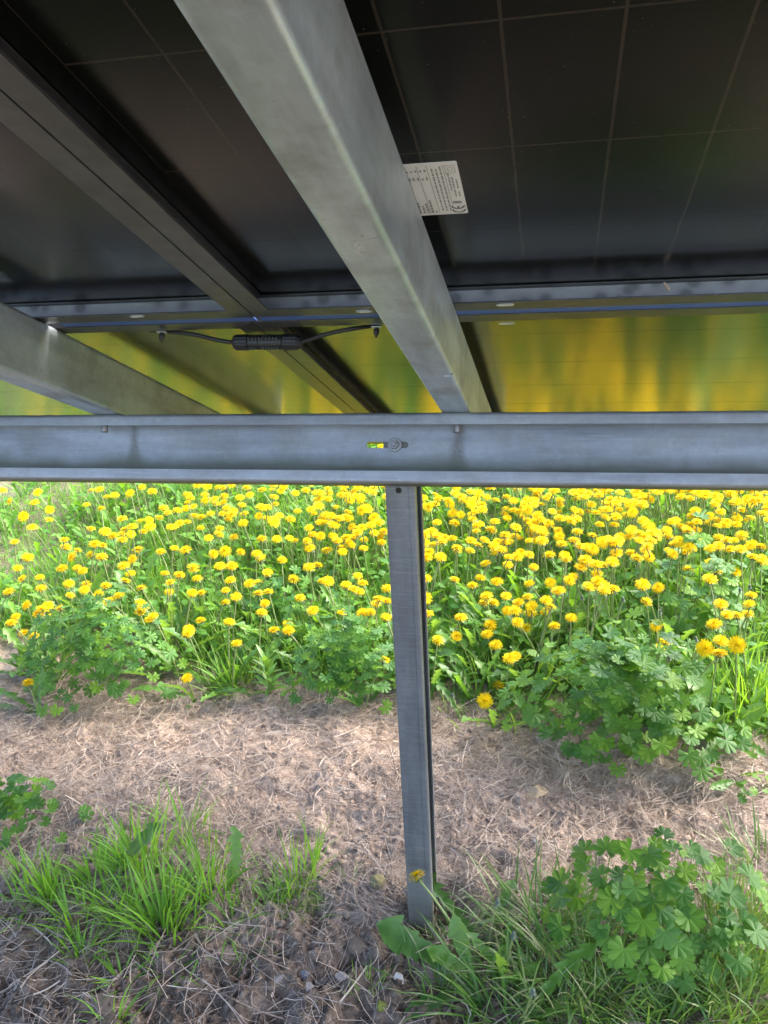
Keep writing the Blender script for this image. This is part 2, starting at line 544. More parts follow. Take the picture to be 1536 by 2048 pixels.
M["galv_post"] = galv_mat("galvanised_post", (0.185, 0.20, 0.215), post_stain, 0.45, 0.5, 2, 0.15)


def make_beam():
    cl = fillet([(0, -0.0195), (0, -0.0012), (FL, -0.0012), (FL, -BH), (0, -BH), (0, -BH + 0.0185)], 0.0055, 6)
    poly = thicken(cl, 0.0024)
    me = sweep(poly, lambda u, v, w: (w, u, v), [BX0, BX1], "cross_beam", M["galv_beam"])
    # slotted hole in the web
    r0 = ray(775, 890); P = r0 * ((BS + FL) / (r0 @ ES)); slot_x = P[0]; slot_h = P @ EH - C0
    a = ray(733, 890); xa = (a * ((BS + FL) / (a @ ES)))[0]; b_ = ray(817, 890); xb = (b_ * ((BS + FL) / (b_ @ ES)))[0]
    me = cut(me, [capsule_cutter(slot_x, slot_h, xb - xa, 0.0052, (FL - 0.01, FL + 0.01), 1)], M["galv_beam"])
    o = obj("cross_beam", me); o.matrix_world = arr_matrix(0, BS, 0)
    tag(o, "galvanised steel channel beam running right across above the flowers", "beam")
    # bolt with washer through the slot
    bx = (lambda r: (r * ((BS + FL) / (r @ ES)))[0])(ray(790, 891))
    V, F = hexa_bolt(0.0077, 0.007)
    bo = obj("bolt", mesh_py("bolt", V, F, M["bolt"]), o); bo.matrix_local = Matrix.Translation((bx, FL - 0.0040, slot_h - .0005)) @ Matrix.Rotation(rad(90), 4, 'X')
    V, F = ring_disc(0.004, 0.0118, 0.0022)
    wa = obj("washer", mesh_py("washer", V, F, M["bolt"], False), bo); wa.location = (0, 0, -0.0024)
    # backing plate behind the web that carries the post
    V = [(x, y, z) for x in (-0.022, 0.052) for y in (0.0, 0.006) for z in (-0.048, 0.042)]
    F = [(0, 1, 3, 2), (4, 6, 7, 5), (0, 4, 5, 1), (2, 3, 7, 6), (0, 2, 6, 4), (1, 5, 7, 3)]
    bp = obj("bracket_plate", mesh_py("bracket_plate", V, F, M["galv_post"]), o); bp.location = (bx + .002, FL + 0.0016, slot_h)
    # ends of the rafter bolts hanging under the top flange
    for px, py in ((209, 850), (914, 850)):
        r = ray(px, py + 8); q = r * ((BS + 0.02) / (r @ ES)); h = q @ EH - C0
        L = abs(h) - 0.002 + 0.0055
        V = []; F = []; seg = 14
        for rr, z in ((0.0085, 0), (0.0085, -0.008), (0.0058, -0.0082), (0.0058, -L + 0.001), (0.0050, -L)):
            n6 = rr > 0.006
            for i in range(seg):
                a_ = 2 * math.pi * i / seg; V.append((rr * math.cos(a_), rr * math.sin(a_), z))
        for k in range(4):
            for i in range(seg):
                j = (i + 1) % seg; F.append((k * seg + i, k * seg + j, (k + 1) * seg + j, (k + 1) * seg + i))
        F.append(tuple(range(4 * seg, 5 * seg)))
        e = obj("bolt_end", mesh_py("bolt_end", V, F, M["bolt"]), o); e.location = (q[0], 0.02, -0.0026)
    return o


make_beam()

# ---- rafters
RW, RH = 0.0455, 0.0930


def make_rafter(xr, hole_px, label):
    cl = fillet([(-RW, 0.014), (-RW, 0.0012), (0, 0.0012), (0, RH - 0.0012), (-RW, RH - 0.0012), (-RW, RH - 0.014)], 0.0065, 7)
    poly = thicken(cl, 0.0024)
    me = sweep(poly, lambda u, v, w: (u, w, v), list(np.linspace(-0.35, 2.10, 4)), "rafter", M["galv_rafter"])
    hx, hs = on_h(*hole_px, 0)
    me = cut(me, [capsule_cutter(hx - xr, hs, 0.0115, 0.0042, (-0.006, 0.006), 2)], M["galv_rafter"])
    o = obj("rafter", me); o.matrix_world = arr_matrix(xr, 0, 0)
    tag(o, label, "rafter", "sloping rafters under the panels")
    return o


RX1 = on_h(940, 825, 0)[0]; RX0 = on_h(226, 826, 0)[0]
make_rafter(RX1, (897, 752), "galvanised steel rafter sloping overhead, covering part of the white rating label")
make_rafter(RX0, (85, 763), "galvanised steel rafter entering at the left edge above the cross beam")


# ---- post
def make_post():
    x0, x1, y0, y1 = -0.2747, -0.2262, POST_Y, POST_Y + 0.072
    cx, cy = (x0 + x1) / 2, (y0 + y1) / 2
    cl = fillet([(x1, y0 + 0.013), (x1, y0), (x1 - 0.0085, y0), (x1 - 0.0105, y0 + 0.0018), (x0, y0 + 0.0018), (x0, y1), (x1, y1), (x1, y1 - 0.014)], 0.0035, 5)
    poly = thicken(cl, 0.0026)
    poly = poly - np.array([cx, cy])
    top = float(arr(0, BS + FL, -BH)[2]) + 0.016
    zb = float(terrain(cx, y0)) - 0.05
    me = sweep(poly, lambda u, v, w: (u, v, w), list(np.linspace(-0.05, top + 0.0 - zb - 0.05, 6)), "post", M["galv_post"])
    z0 = zb + 0.05
    r = ray(797, 981); q = CAM + r * (POST_Y / r[1])
    me = cut(me, [capsule_cutter(q[0] - cx, q[2] - z0, 0.0105, 0.00524, (y0 - cy - 0.01, y0 - cy + 0.01), 1)], M["galv_post"])
    o = obj("post", me); o.location = (cx, cy, z0)
    tag(o, "upright galvanised steel post standing in the soil under the cross beam", "post")
    return o


make_post()

# ------------------------------------------------------------------ solar panels
PW, PD, PHt = 1.755, 1.038, 0.035
HB = RH + 0.0006


def frame_mat():
    m, nt, b, out = new_mat("black_anodised_frame")
    oc = coords(nt)
    n2 = noise(nt, oc, 30, 5, 0.6)
    c = ramp(nt, n2, [(0.35, (0.040, 0.040, 0.042)), (0.5, (0.06, 0.06, 0.062)), (0.7, (0.085, 0.084, 0.087))])
    sp = noise(nt, oc, 330, 1)
    c = mixc(nt, math_n(nt, 'MULTIPLY', ramp(nt, sp, [(0.76, (0, 0, 0)), (0.79, (1, 1, 1))]), 0.7), c, (0.35, 0.34, 0.32))
    nt.links.new(c, b.inputs["Base Color"]); b.inputs["Metallic"].default_value = 0.2
    b.inputs["Roughness"].default_value = 0.33; b.inputs["Specular IOR Level"].default_value = 0.7
    return m


def back_mat(name, base):
    """dusty dark back of a panel: dull seen square on, a mirror towards grazing angles"""
    m, nt, b, out = new_mat(name)
    pos = N(nt, "NewGeometry").outputs["Position"]
    sp = noise(nt, pos, 260, 2)
    c = mixc(nt, math_n(nt, 'MULTIPLY', ramp(nt, sp, [(0.735, (0, 0, 0)), (0.76, (1, 1, 1))]), 0.5), base, (0.20, 0.20, 0.19))
    du = noise(nt, pos, 5, 5, 0.6)
    c = mixc(nt, math_n(nt, 'MULTIPLY', du, 0.06), c, (0.055, 0.055, 0.045))
    df = N(nt, "BsdfDiffuse"); nt.links.new(c, df.inputs[0])
    gl = N(nt, "BsdfGlossy"); gl.inputs["Roughness"].default_value = 0.19
    bp = N(nt, "Bump"); bp.inputs["Strength"].default_value = 0.035; bp.inputs["Distance"].default_value = 0.0006
    n1 = noise(nt, pos, 1.0, 3, 0.6, (7, 330, 0.0))
    nt.links.new(n1, bp.inputs["Height"]); nt.links.new(bp.outputs[0], gl.inputs["Normal"])
    lw = N(nt, "LayerWeight"); lw.inputs[0].default_value = 0.5
    fac = math_n(nt, 'ADD', math_n(nt, 'MULTIPLY', math_n(nt, 'POWER', lw.outputs["Facing"], 5.0), 2.1), 0.004)
    fac = math_n(nt, 'MINIMUM', fac, 0.95)
    mx = N(nt, "MixShader"); nt.links.new(fac, mx.inputs[0]); nt.links.new(df.outputs[0], mx.inputs[1]); nt.links.new(gl.outputs[0], mx.inputs[2])
    nt.links.new(mx.outputs[0], out.inputs[0]); nt.nodes.remove(b)
    return m


M["frame"] = frame_mat()


def dusty_lit_mat():  # dust spots, plus the inner wall's stronger light painted as a paler grey
    m, nt, b, out = new_mat("dusty_lit_frame_wall")
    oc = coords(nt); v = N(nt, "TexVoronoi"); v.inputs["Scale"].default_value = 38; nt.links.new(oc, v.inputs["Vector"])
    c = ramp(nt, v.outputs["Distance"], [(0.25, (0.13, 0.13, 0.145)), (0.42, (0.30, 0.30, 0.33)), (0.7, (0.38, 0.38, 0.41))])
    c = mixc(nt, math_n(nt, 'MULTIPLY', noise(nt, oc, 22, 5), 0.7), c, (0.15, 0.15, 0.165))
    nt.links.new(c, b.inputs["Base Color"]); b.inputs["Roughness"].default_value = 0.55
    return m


M["frame_dust_lit"] = dusty_lit_mat()
M["cell"] = back_mat("solar_cell_back", (0.005, 0.0055, 0.0045))
M["gap"] = back_mat("backsheet_gap", (0.034, 0.029, 0.023))
M["backsheet"] = back_mat("black_backsheet", (0.005, 0.0055, 0.0045))
M["slot"] = plain_mat("slot_rim", (0.62, 0.63, 0.64), 0.35, 0.7)
M["white_label"] = plain_mat("white_label", (0.72, 0.74, 0.73), 0.45, var=0.03)
M["ink"] = plain_mat("label_ink", (0.06, 0.065, 0.07), 0.6, var=0.1)
M["ink_grey"] = plain_mat("label_ink_grey", (0.26, 0.27, 0.27), 0.6, var=0.1)
M["black_plastic"] = plain_mat("black_plastic", (0.022, 0.022, 0.024), 0.42, var=0.3, scale=150)

RAIL = [(0, 0), (.028, 0), (.028, .002), (.002, .002), (.002, .0265), (.011, .0265), (.011, .028), (.002, .028), (.002, .0335), (.009, .0335), (.009, .035), (0, .035)]


def rail_mesh(L, name):
    """one mitred frame rail: runs along local x, d inward along local y"""
    n = len(RAIL); V = []
    for end in (0, 1):
        for d, h in RAIL: V.append(((d + 0.0004) if end == 0 else L - d - 0.0004, d, h))
    F = [(i, (i + 1) % n, n + (i + 1) % n, n + i) for i in range(n)]
    F += [tuple(range(n))[::-1], tuple(range(n, 2 * n))]
    me = mesh_py(name, V, F, M["frame"]); me.materials.append(M["frame_dust_lit"])
    me.polygons[3].material_index = 1  # inner wall face: dusty, and coloured paler as if better lit
    bm = bmesh.new(); bm.from_mesh(me); bmesh.ops.recalc_face_normals(bm, faces=bm.faces)
    bmesh.ops.triangulate(bm, faces=[f for f in bm.faces if len(f.verts) > 4])
    bm.to_mesh(me); bm.free()
    return me


def box(x0, x1, y0, y1, z0, z1):
    V = [(x, y, z) for x in (x0, x1) for y in (y0, y1) for z in (z0, z1)]
    F = [(0, 1, 3, 2), (4, 6, 7, 5), (0, 4, 5, 1), (2, 3, 7, 6), (0, 2, 6, 4), (1, 5, 7, 3)]
    return V, F


RAIL_LONG = rail_mesh(PW, "frame_rail_long"); RAIL_SHORT = rail_mesh(PD, "frame_rail_short")
CW, CH, GAP = 0.0835, 0.1675, 0.0026
V_, F_ = box(-CW / 2 + GAP / 2, CW / 2 - GAP / 2, -CH / 2 + GAP / 2, CH / 2 - GAP / 2, -0.00018, 0.0)
CELL = mesh_py("solar_cell", V_, F_, M["cell"])
V_, F_ = box(0.0028, PW - 0.0028, 0.0028, PD - 0.0028, 0.0292, 0.0332)
SHEET = mesh_py("backsheet", V_, F_, M["backsheet"])
V_, F_ = box(0, 20 * CW + 0.012, 0, 6 * CH, -0.00006, 0.0)
BED = mesh_py("cell_bed", V_, F_, M["gap"])
sv = []
for rr, z in ((0.0062, 0.0), (0.0062, -0.0009), (0.0044, -0.0009), (0.0040, -0.0004)):
    for k in range(20):
        a = 2 * math.pi * k / 20
        sv.append(((0.0052 if math.cos(a) > 0 else -0.0052) + rr * math.cos(a), rr * 0.62 * math.sin(a), z))
sf = [(k * 20 + i, k * 20 + (i + 1) % 20, (k + 1) * 20 + (i + 1) % 20, (k + 1) * 20 + i) for k in range(3) for i in range(20)] + [tuple(range(60, 80))]
SLOT = mesh_py("mounting_slot", sv, sf, M["slot"])


def make_panel(x, s, label, slots):
    """x, s: corner with the smallest x and s (upper left, seen from under the array)"""
    root = obj("solar_panel", None); root.matrix_world = arr_matrix(x, s, HB)
    tag(root, label, "solar panel", "solar panels overhead")
    a = obj("frame_rail", RAIL_LONG, root); a.matrix_local = Matrix.Identity(4)
    b = obj("frame_rail", RAIL_LONG, root); b.matrix_local = Matrix.Translation((PW, PD, 0)) @ Matrix.Rotation(math.pi, 4, 'Z')
    c = obj("frame_rail", RAIL_SHORT, root); c.matrix_local = Matrix.Translation((PW, 0, 0)) @ Matrix.Rotation(math.pi / 2, 4, 'Z')
    d = obj("frame_rail", RAIL_SHORT, root); d.matrix_local = Matrix.Translation((0, PD, 0)) @ Matrix.Rotation(-math.pi / 2, 4, 'Z')
    obj("backsheet", SHEET, root)
    mx = (PW - 20 * CW - 0.012) / 2; my = (PD - 6 * CH) / 2
    bed = obj("cell_bed", BED, root); bed.location = (mx, my, 0.0292)
    for i in range(20):
        for j in range(6):
            cell = obj("solar_cell", CELL, root)
            cell.location = (mx + CW * (i + 0.5) + (0.012 if i >= 10 else 0), my + CH * (j + 0.5), 0.0292)
    inv = root.matrix_world.inverted()
    for px, py in slots:
        q = on_h(px, py, HB - C0 + C0)
        p = inv @ Vector(arr(q[0], q[1], HB))
        so = obj("mounting_slot", SLOT, root); so.location = (p.x, p.y, -0.0001)
    return root


JX = -0.4145; GS = 1.0655
pr = make_panel(JX + 0.0012, GS - 0.0095 - PD, "black solar panel overhead on the right, carrying the white rating label", [(1010, 609)])
pl = make_panel(JX - 0.0012 - PW, GS - 0.0095 - PD, "black solar panel overhead at the upper left beyond the double frame rail", [(274, 632)])
make_panel(JX + 0.0012 - 0.012, GS + 0.0105, "lower right solar panel mirroring the yellow flowers above the cross beam", [(1013, 646)])
make_panel(JX - 0.0012 - 0.012 - PW, GS + 0.0105, "lower left solar panel mirroring green meadow above the cross beam", [])
_sl = obj("mounting_slot", SLOT, pr)
_q = on_h(728, 622, HB); _p = pr.matrix_world.inverted() @ Vector(arr(_q[0], _q[1], HB)); _sl.location = (_p.x, _p.y, -0.0001)


# ---- rating label on the right-hand panel
def make_label():
    hz = HB + 0.0292 - 0.0009
    x1a, s0 = on_h(911, 322, hz); x1b, s1 = on_h(938, 426, hz)
    x1 = (x1a + x1b) / 2; L = s1 - s0; W = L * 1.02
    r = 0.0022; V = []
    for cxx, cyy, a0 in ((x1 - r, s1 - r, 0), (x1 - W + r, s1 - r, 90), (x1 - W + r, s0 + r, 180), (x1 - r, s0 + r, 270)):
        for k in range(6):
            a = rad(a0 + 90 * k / 5); V.append((cxx + r * math.cos(a), cyy + r * math.sin(a)))
    inv = pr.matrix_world.inverted()
    o_ = inv @ Vector(arr(x1 - W, s0, hz))
    n = len(V)
    VV = [(u - (x1 - W), v - s0, 0.0) for u, v in V] + [(u - (x1 - W), v - s0, 0.0003) for u, v in V]
    FF = [tuple(range(n))[::-1], tuple(range(n, 2 * n))] + [(i, (i + 1) % n, n + (i + 1) % n, n + i) for i in range(n)]
    lab = obj("rating_label", mesh_py("rating_label", VV, FF, M["white_label"]), pr)
    lab.location = o_
    lab["label"] = "white printed rating label with a CE mark"
    # print: reading direction runs up the slope, letter tops point to smaller x
    bars = []; grey = []

    def bar(lst, x, y, w, h):
        # x along reading direction (0..L from the bottom), y towards the label's right edge (0 = right edge)
        y *= .62; h *= .75
        lst.append((W - y - h, W - y, L - x - w, L - x))
    U = L / 100.0
    rr = random.Random(5)
    for y in (20.5, 43, 57, 73):                                # rules
        bar(bars, 4 * U, y * U, 92 * U, 0.45 * U)
    for y in (24, 30, 36):                                      # three warning lines
        x = 8
        while x < 88:
            w = rr.uniform(3, 8); bar(grey, x * U, y * U, w * U, 2.0 * U); x += w + 1.3
    for i, y in enumerate((46, 52, 59, 65, 71, 77, 83)):         # data rows: name ... value
        e = rr.uniform(14, 30) if i else 8
        x = 5
        while x < e:
            w = rr.uniform(3, 7); bar(grey, x * U, y * U, w * U, 2.6 * U); x += w + 1
        bar(grey, 70 * U, y * U, rr.uniform(4, 6) * U, 2.2 * U)
        bar(grey, 85 * U, y * U, rr.uniform(3, 5) * U, 2.2 * U)
    for y, x0, x1_ in ((5, 36, 46), (5, 52, 68), (10.5, 36, 48), (10.5, 52, 70), (15, 48, 78)):
        x = x0
        while x < x1_:
            w = rr.uniform(2, 5); bar(grey, x * U, y * U, w * U, 1.9 * U); x += w + 0.9
    for y0, x0, sz in ((4.5, 80, 13), (8, 83.5, 6)):             # double square symbol
        bar(grey, x0 * U, y0 * U, sz * U, 0.7 * U); bar(grey, x0 * U, (y0 + sz) * U, sz * U, 0.7 * U)
        bar(grey, x0 * U, y0 * U, 0.7 * U, sz * U); bar(grey, (x0 + sz) * U, y0 * U, 0.7 * U, sz * U)
    bar(grey, 22 * U, 6 * U, 5 * U, 11 * U)                      # small symbol box beside the mark
    for nm, lst, mt in (("printed_lines", grey, M["ink_grey"]), ("printed_rules", bars, M["ink"])):
        V = []; F = []
        for k, (a, b, c, d) in enumerate(lst):
            dz = -0.00012 - 0.00002 * (k % 7) - (0.0002 if mt is M["ink"] else 0)
            V += [(a, c, dz), (a, d, dz), (b, d, dz), (b, c, dz)]; F.append((4 * k, 4 * k + 1, 4 * k + 2, 4 * k + 3))
        po = obj(nm, mesh_py(nm, V, F, mt), lab); po["kind"] = "stuff"
    # C and E arcs of the mark
    V = []; F = []

    for cx_, isE in ((9.5, False), (17.5, True)):
        b0 = len(V); seg = 14
        for k in range(seg + 1):
            a = rad(90 + 180 * k / seg)
            for q in (5.0, 6.6):
                tx = cx_ * U + q * U * math.cos(a); ty = 8.0 * U + q * U * math.sin(a)
                V.append((W - ty, L - tx, -0.00035))
        for k in range(seg): F.append((b0 + 2 * k, b0 + 2 * k + 1, b0 + 2 * k + 3, b0 + 2 * k + 2))
        if isE:
            b0 = len(V)
            for tx, ty in ((cx_ - 5.5, 7.3), (cx_ - 0.8, 7.3), (cx_ - 0.8, 8.7), (cx_ - 5.5, 8.7)):
                V.append((W - ty * U, L - tx * U, -0.00036))
            F.append((b0, b0 + 1, b0 + 2, b0 + 3))
    obj("printed_mark", mesh_py("printed_mark", V, F, M["ink"]), lab)


make_label()


# ---- tubes
def tube_arrays(pts, radii, seg=8):
    pts = np.asarray(pts, float); n = len(pts)
    d = np.gradient(pts, axis=0); d /= np.linalg.norm(d, axis=1)[:, None] + 1e-12
    up = np.array([0.0, 0, 1]) if abs(d[0][2]) < 0.9 else np.array([1.0, 0, 0])
    V = []
    for i in range(n):
        a = np.cross(d[i], up); a /= np.linalg.norm(a); b = np.cross(d[i], a)
        for k in range(seg):
            t = 2 * math.pi * k / seg
            V.append(pts[i] + (a * math.cos(t) + b * math.sin(t)) * radii[i])
    F = []
    for i in range(n - 1):
        for k in range(seg):
            j = (k + 1) % seg
            F.append((i * seg + k, i * seg + j, (i + 1) * seg + j, (i + 1) * seg + k))
    return np.array(V), F


def tube_mesh(name, pts, radii, mat, seg=8, caps=True):
    V, F = tube_arrays(pts, radii, seg)
    if caps:
        F = F + [tuple(range(seg)), tuple(range(len(V) - seg, len(V)))[::-1]]
    return mesh_py(name, V, F, mat, True)


def bez(p0, p1, p2, n=8):
    t = np.linspace(0, 1, n)[:, None]
    return (1 - t) ** 2 * np.asarray(p0) + 2 * t * (1 - t) * np.asarray(p1) + t * t * np.asarray(p2)


# ---- inline cable connector hanging under the gap between the panels
def make_connector():
    h = 0.080
    a = arr(*on_h(466, 685, h), h); b = arr(*on_h(604, 684, h), h)
    ax = (b - a); L = np.linalg.norm(ax); ax /= L
    root = obj("cable_connector", None)
    z = Vector((0, 0, 1)); x = Vector(ax); y = z.cross(x).normalized(); z2 = x.cross(y)
    m = Matrix.Identity(4)
    for i in range(3): m[i][0] = x[i]; m[i][1] = y[i]; m[i][2] = z2[i]; m[i][3] = a[i]
    root.matrix_world = m
    tag(root, "black inline cable connector with ribbed ends hanging under the panel joint", "connector")

    def lathe(nm, prof, ribs=0, seg=40):
        V = []; F = []
        for k, (u, r) in enumerate(prof):
            for i in range(seg):
                t = 2 * math.pi * i / seg
                rr = r * (1 - (0.06 if ribs and (i % 4) < 1 and 0 < k < len(prof) - 1 else 0))
                V.append((u * L, rr * math.cos(t), rr * math.sin(t)))
        for k in range(len(prof) - 1):
            for i in range(seg):
                j = (i + 1) % seg; F.append((k * seg + i, k * seg + j, (k + 1) * seg + j, (k + 1) * seg + i))
        F += [tuple(range(seg)), tuple(range((len(prof) - 1) * seg, len(prof) * seg))[::-1]]
        return obj(nm, mesh_py(nm, V, F, M["black_plastic"]), root)
    R = 0.0118
    lathe("gland_nut", [(0.0, R * .55), (0.015, R * .8), (0.05, R * .98), (0.225, R * 1.02), (0.232, R * .9)], 1)
    lathe("gland_nut", [(0.735, R * .9), (0.742, R * 1.02), (0.93, R * .98), (0.98, R * .75), (1.0, R * .55)], 1)
    lathe("socket_body", [(0.235, R * .86), (0.24, R * .92), (0.385, R * .92), (0.39, R * .8)])
    lathe("plug_body", [(0.392, R * .8), (0.395, R * .95), (0.715, R * .95), (0.735, R * .82)])
    V = []; F = []
    for (u0, u1, v) in [(0.26 + 0.035 * k, 0.28 + 0.035 * k, -0.62) for k in range(3)] + [(0.45 + 0.042 * k, 0.475 + 0.042 * k, -0.62) for k in range(6)] + [(0.25 + 0.05 * k, 0.28 + 0.05 * k, 0.62) for k in range(9)]:
        b0 = len(V); sgn = 1 if v > 0 else -1
        y0_ = -R * 0.80
        vv, ff = box(u0 * L, u1 * L, -R * 1.0, -R * .55, sgn * R * .42, sgn * R * .74)
        V += vv; F += [tuple(i + b0 for i in f) for f in ff]
    so = obj("grip_ribs", mesh_py("grip_ribs", V, F, M["black_plastic"]), root); so["kind"] = "stuff"
    inv = m.inverted()

    def cable(p0, pix):
        pts = [arr(*on_h(px, py, hh), hh) for px, py, hh in pix]
        pts = np.array([[*(inv @ Vector(p))] for p in pts])
        pts = np.vstack([[p0], pts])
        t = np.linspace(0, 1, len(pts)); tt = np.linspace(0, 1, 16)
        q = np.stack([np.interp(tt, t, pts[:, i]) for i in range(3)], 1)
        for _ in range(3): q[1:-1] = (q[:-2] + 2 * q[1:-1] + q[2:]) / 4
        obj("cable", tube_mesh("cable", q, [0.0031] * 16, M["black_plastic"], 10), root)
    cable((0.0, 0, 0), [(440, 682, .082), (405, 673, .086), (380, 667, .0895), (345, 664, .0935), (300, 660, .105)])
    cable((L, 0, 0), [(625, 677, .082), (655, 667, .0865), (690, 660, .090), (720, 655, .094), (760, 650, .105)])
    return root


make_connector()


# ---- cable clips on the frame flange
def make_clip(px, py, label):
    h = HB - 0.001
    p = arr(*on_h(px, py - 8, h), h)
    root = obj("cable_clip", None); root.matrix_world = Matrix.Translation(Vector(p)) @ arr_matrix(0, 0, 0).to_3x3().to_4x4()
    tag(root, label, "clip", "cable clips on the panel frames")
    V, F = box(-0.007, 0.007, -0.004, 0.004, -0.0012, 0.0002)
    obj("clip_plate", mesh_py("clip_plate", V, F, M["slot"]), root)
    prof = [(0.0020, -0.0012), (0.0036, -0.002), (0.0044, -0.006), (0.0036, -0.011), (0.0018, -0.0125), (0.0012, -0.0155)]
    V = []; F = []; seg = 12
    for r, z in prof:
        for i in range(seg): V.append((r * math.cos(2 * math.pi * i / seg), r * 0.8 * math.sin(2 * math.pi * i / seg), z))
    for k in range(len(prof) - 1):
        for i in range(seg):
            j = (i + 1) % seg; F.append((k * seg + i, k * seg + j, (k + 1) * seg + j, (k + 1) * seg + i))
    F.append(tuple(range(seg * (len(prof) - 1), seg * len(prof))))
    obj("clip_body", mesh_py("clip_body", V, F, M["black_plastic"], True), root)


make_clip(324, 672, "small black cable clip left of the inline connector")
make_clip(753, 662, "small black cable clip beside the long rafter, right of the connector")

# added strip whose blue paints sky light into the gap between panel rows
M["sky_tint_strip"] = plain_mat("sky_tint_strip", (0.06, 0.13, 0.38), 0.45, var=0.2, scale=30)
for xa, xb, lb in ((RX0 + 0.014, JX - 0.004, "added blue strip imitating sky light in the panel gap left of the frame crossing"), (JX + 0.004, JX + PW - 0.02, "added blue strip imitating sky light in the panel gap right of the frame crossing")):
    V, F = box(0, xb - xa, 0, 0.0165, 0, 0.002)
    o = obj("gap_sky_strip", mesh_py("gap_sky_strip", V, F, M["sky_tint_strip"])); o.matrix_world = arr_matrix(xa, GS - 0.0064, HB + 0.0012)
    tag(o, lb, "strip", "added sky light strips between the panels")

# little dried husk stuck on the frame
p = arr(*on_h(1334, 571, HB + 0.012), HB + 0.012)
pts = [p + np.array([-0.004, 0, 0.004]), p + np.array([-0.001, -0.001, 0.0]), p + np.array([0.002, -0.001, -0.004]), p + np.array([0.004, 0, -0.007])]
hk = obj("insect_husk", tube_mesh("insect_husk", [q - p for q in pts], [0.0008, 0.0022, 0.0019, 0.0005], M["straw"], 8)); hk.location = p
tag(hk, "tiny pale dried insect husk stuck on the right panel's frame", "husk")

# ------------------------------------------------------------------ plant pieces
def geranium_leaf_mesh(seed, deep=0.0):
    r_ = random.Random(seed)
    lobes = 7; span = 300.0; us = [-1, -.93, -.8, -.6, -.42, -.3, -.16, 0, .16, .3, .42, .6, .8, .93]
    th = []; rr = []; ridge = []
    for i in range(lobes):
        c = -span / 2 + span / lobes * (i + .5); hw = span / lobes / 2
        ll = (1 - 0.14 * (abs(i - 3) / 3) ** 2) * r_.uniform(.92, 1.05)
        for u in us:
            a = abs(u)
            if a > .9: q = .58 if a > .97 else .70
            elif a > .7: q = .86
            elif a > .5: q = .95
            elif a > .36: q = .90
            elif a > .25: q = .93
            elif a > .1: q = .97
            else: q = 1.0
            if a in (.42,): q = .88
            if a > .7: q -= deep * (.4 + .6 * (a - .7) / .3)
            th.append(c + u * hw * .985); rr.append(q * ll); ridge.append(1 - a)
    th.append(span / 2); rr.append(.5); ridge.append(0)
    th = np.radians(np.array(th)); rr = np.array(rr); ridge = np.array(ridge)
    V = [(0, 0, 0)]; n = len(th); fr = [.28, .55, .8, 1.0]
    cup = r_.uniform(-.22, .34); wav = r_.uniform(.02, .14); ph = r_.uniform(0, 6)
    for f in fr:
        for k in range(n):
            q = f if f < .5 else f
            lim = rr[k] * f if f > .5 else min(rr[k], .75) * f
            x = lim * math.sin(th[k]); y = lim * math.cos(th[k])
            z = cup * lim * lim * (1 if r_ else 1) - .055 * (1 - ridge[k]) * f + wav * math.sin(2 * th[k] + ph) * lim - (.10 * max(0, lim - .75) * r_.uniform(0, 1.2))
            V.append((x, y, z))
    F = [(0, 1 + k + 1, 1 + k) for k in range(n - 1)]
    for j in range(len(fr) - 1):
        for k in range(n - 1):
            a = 1 + j * n + k; F.append((a, a + 1, a + 1 + n, a + n))
    return mesh_py("geranium_leaf", V, F, M["geranium"], True)


def dandelion_leaf_mesh(seed, mat, nseg=44, jag=1.0):
    """length 1 along +y, jagged lobes pointing back to the base, arched"""
    r_ = random.Random(seed)
    V = []; F = []; arch = r_.uniform(-.05, .45); droop = r_.uniform(.15, .7); sway = r_.uniform(-.22, .22)
    teeth = {}
    for side in (-1, 1):
        t = .10; tl = []
        while t < .80:
            p = r_.uniform(.085, .135); tl.append((t, t + p, r_.uniform(.75, 1.15))); t += p
        teeth[side] = tl
    for k in range(nseg + 1):
        t = k / nseg
        env = (.018 + .125 * (t ** .9)) * (1 - max(0, (t - .80) / .20) ** 1.5) + .003
        x0 = sway * t * t; z0 = arch * t - droop * t * t * .6
        for side in (-1, 1):
            q = 1.0; back = 0.0
            for a, b, amp in teeth[side]:
                if a <= t < b:
                    u = (t - a) / (b - a)            # 0 at the tip of the tooth, rising to the next notch
                    q = (1.12 - jag * .78 * u ** .6) * amp; back = -.055 * jag * (1 - u) ** 2
            w = env * q
            V.append((x0 + side * w, t + back, z0 + .45 * w + .012 * math.sin(t * 31 + side)))
        V.append((x0, t, z0 - .006))
    for k in range(nseg):
        a = 3 * k
        F.append((a, a + 2, a + 5, a + 3)); F.append((a + 2, a + 1, a + 4, a + 5))
    return mesh_py("dandelion_leaf", V, F, mat, True)


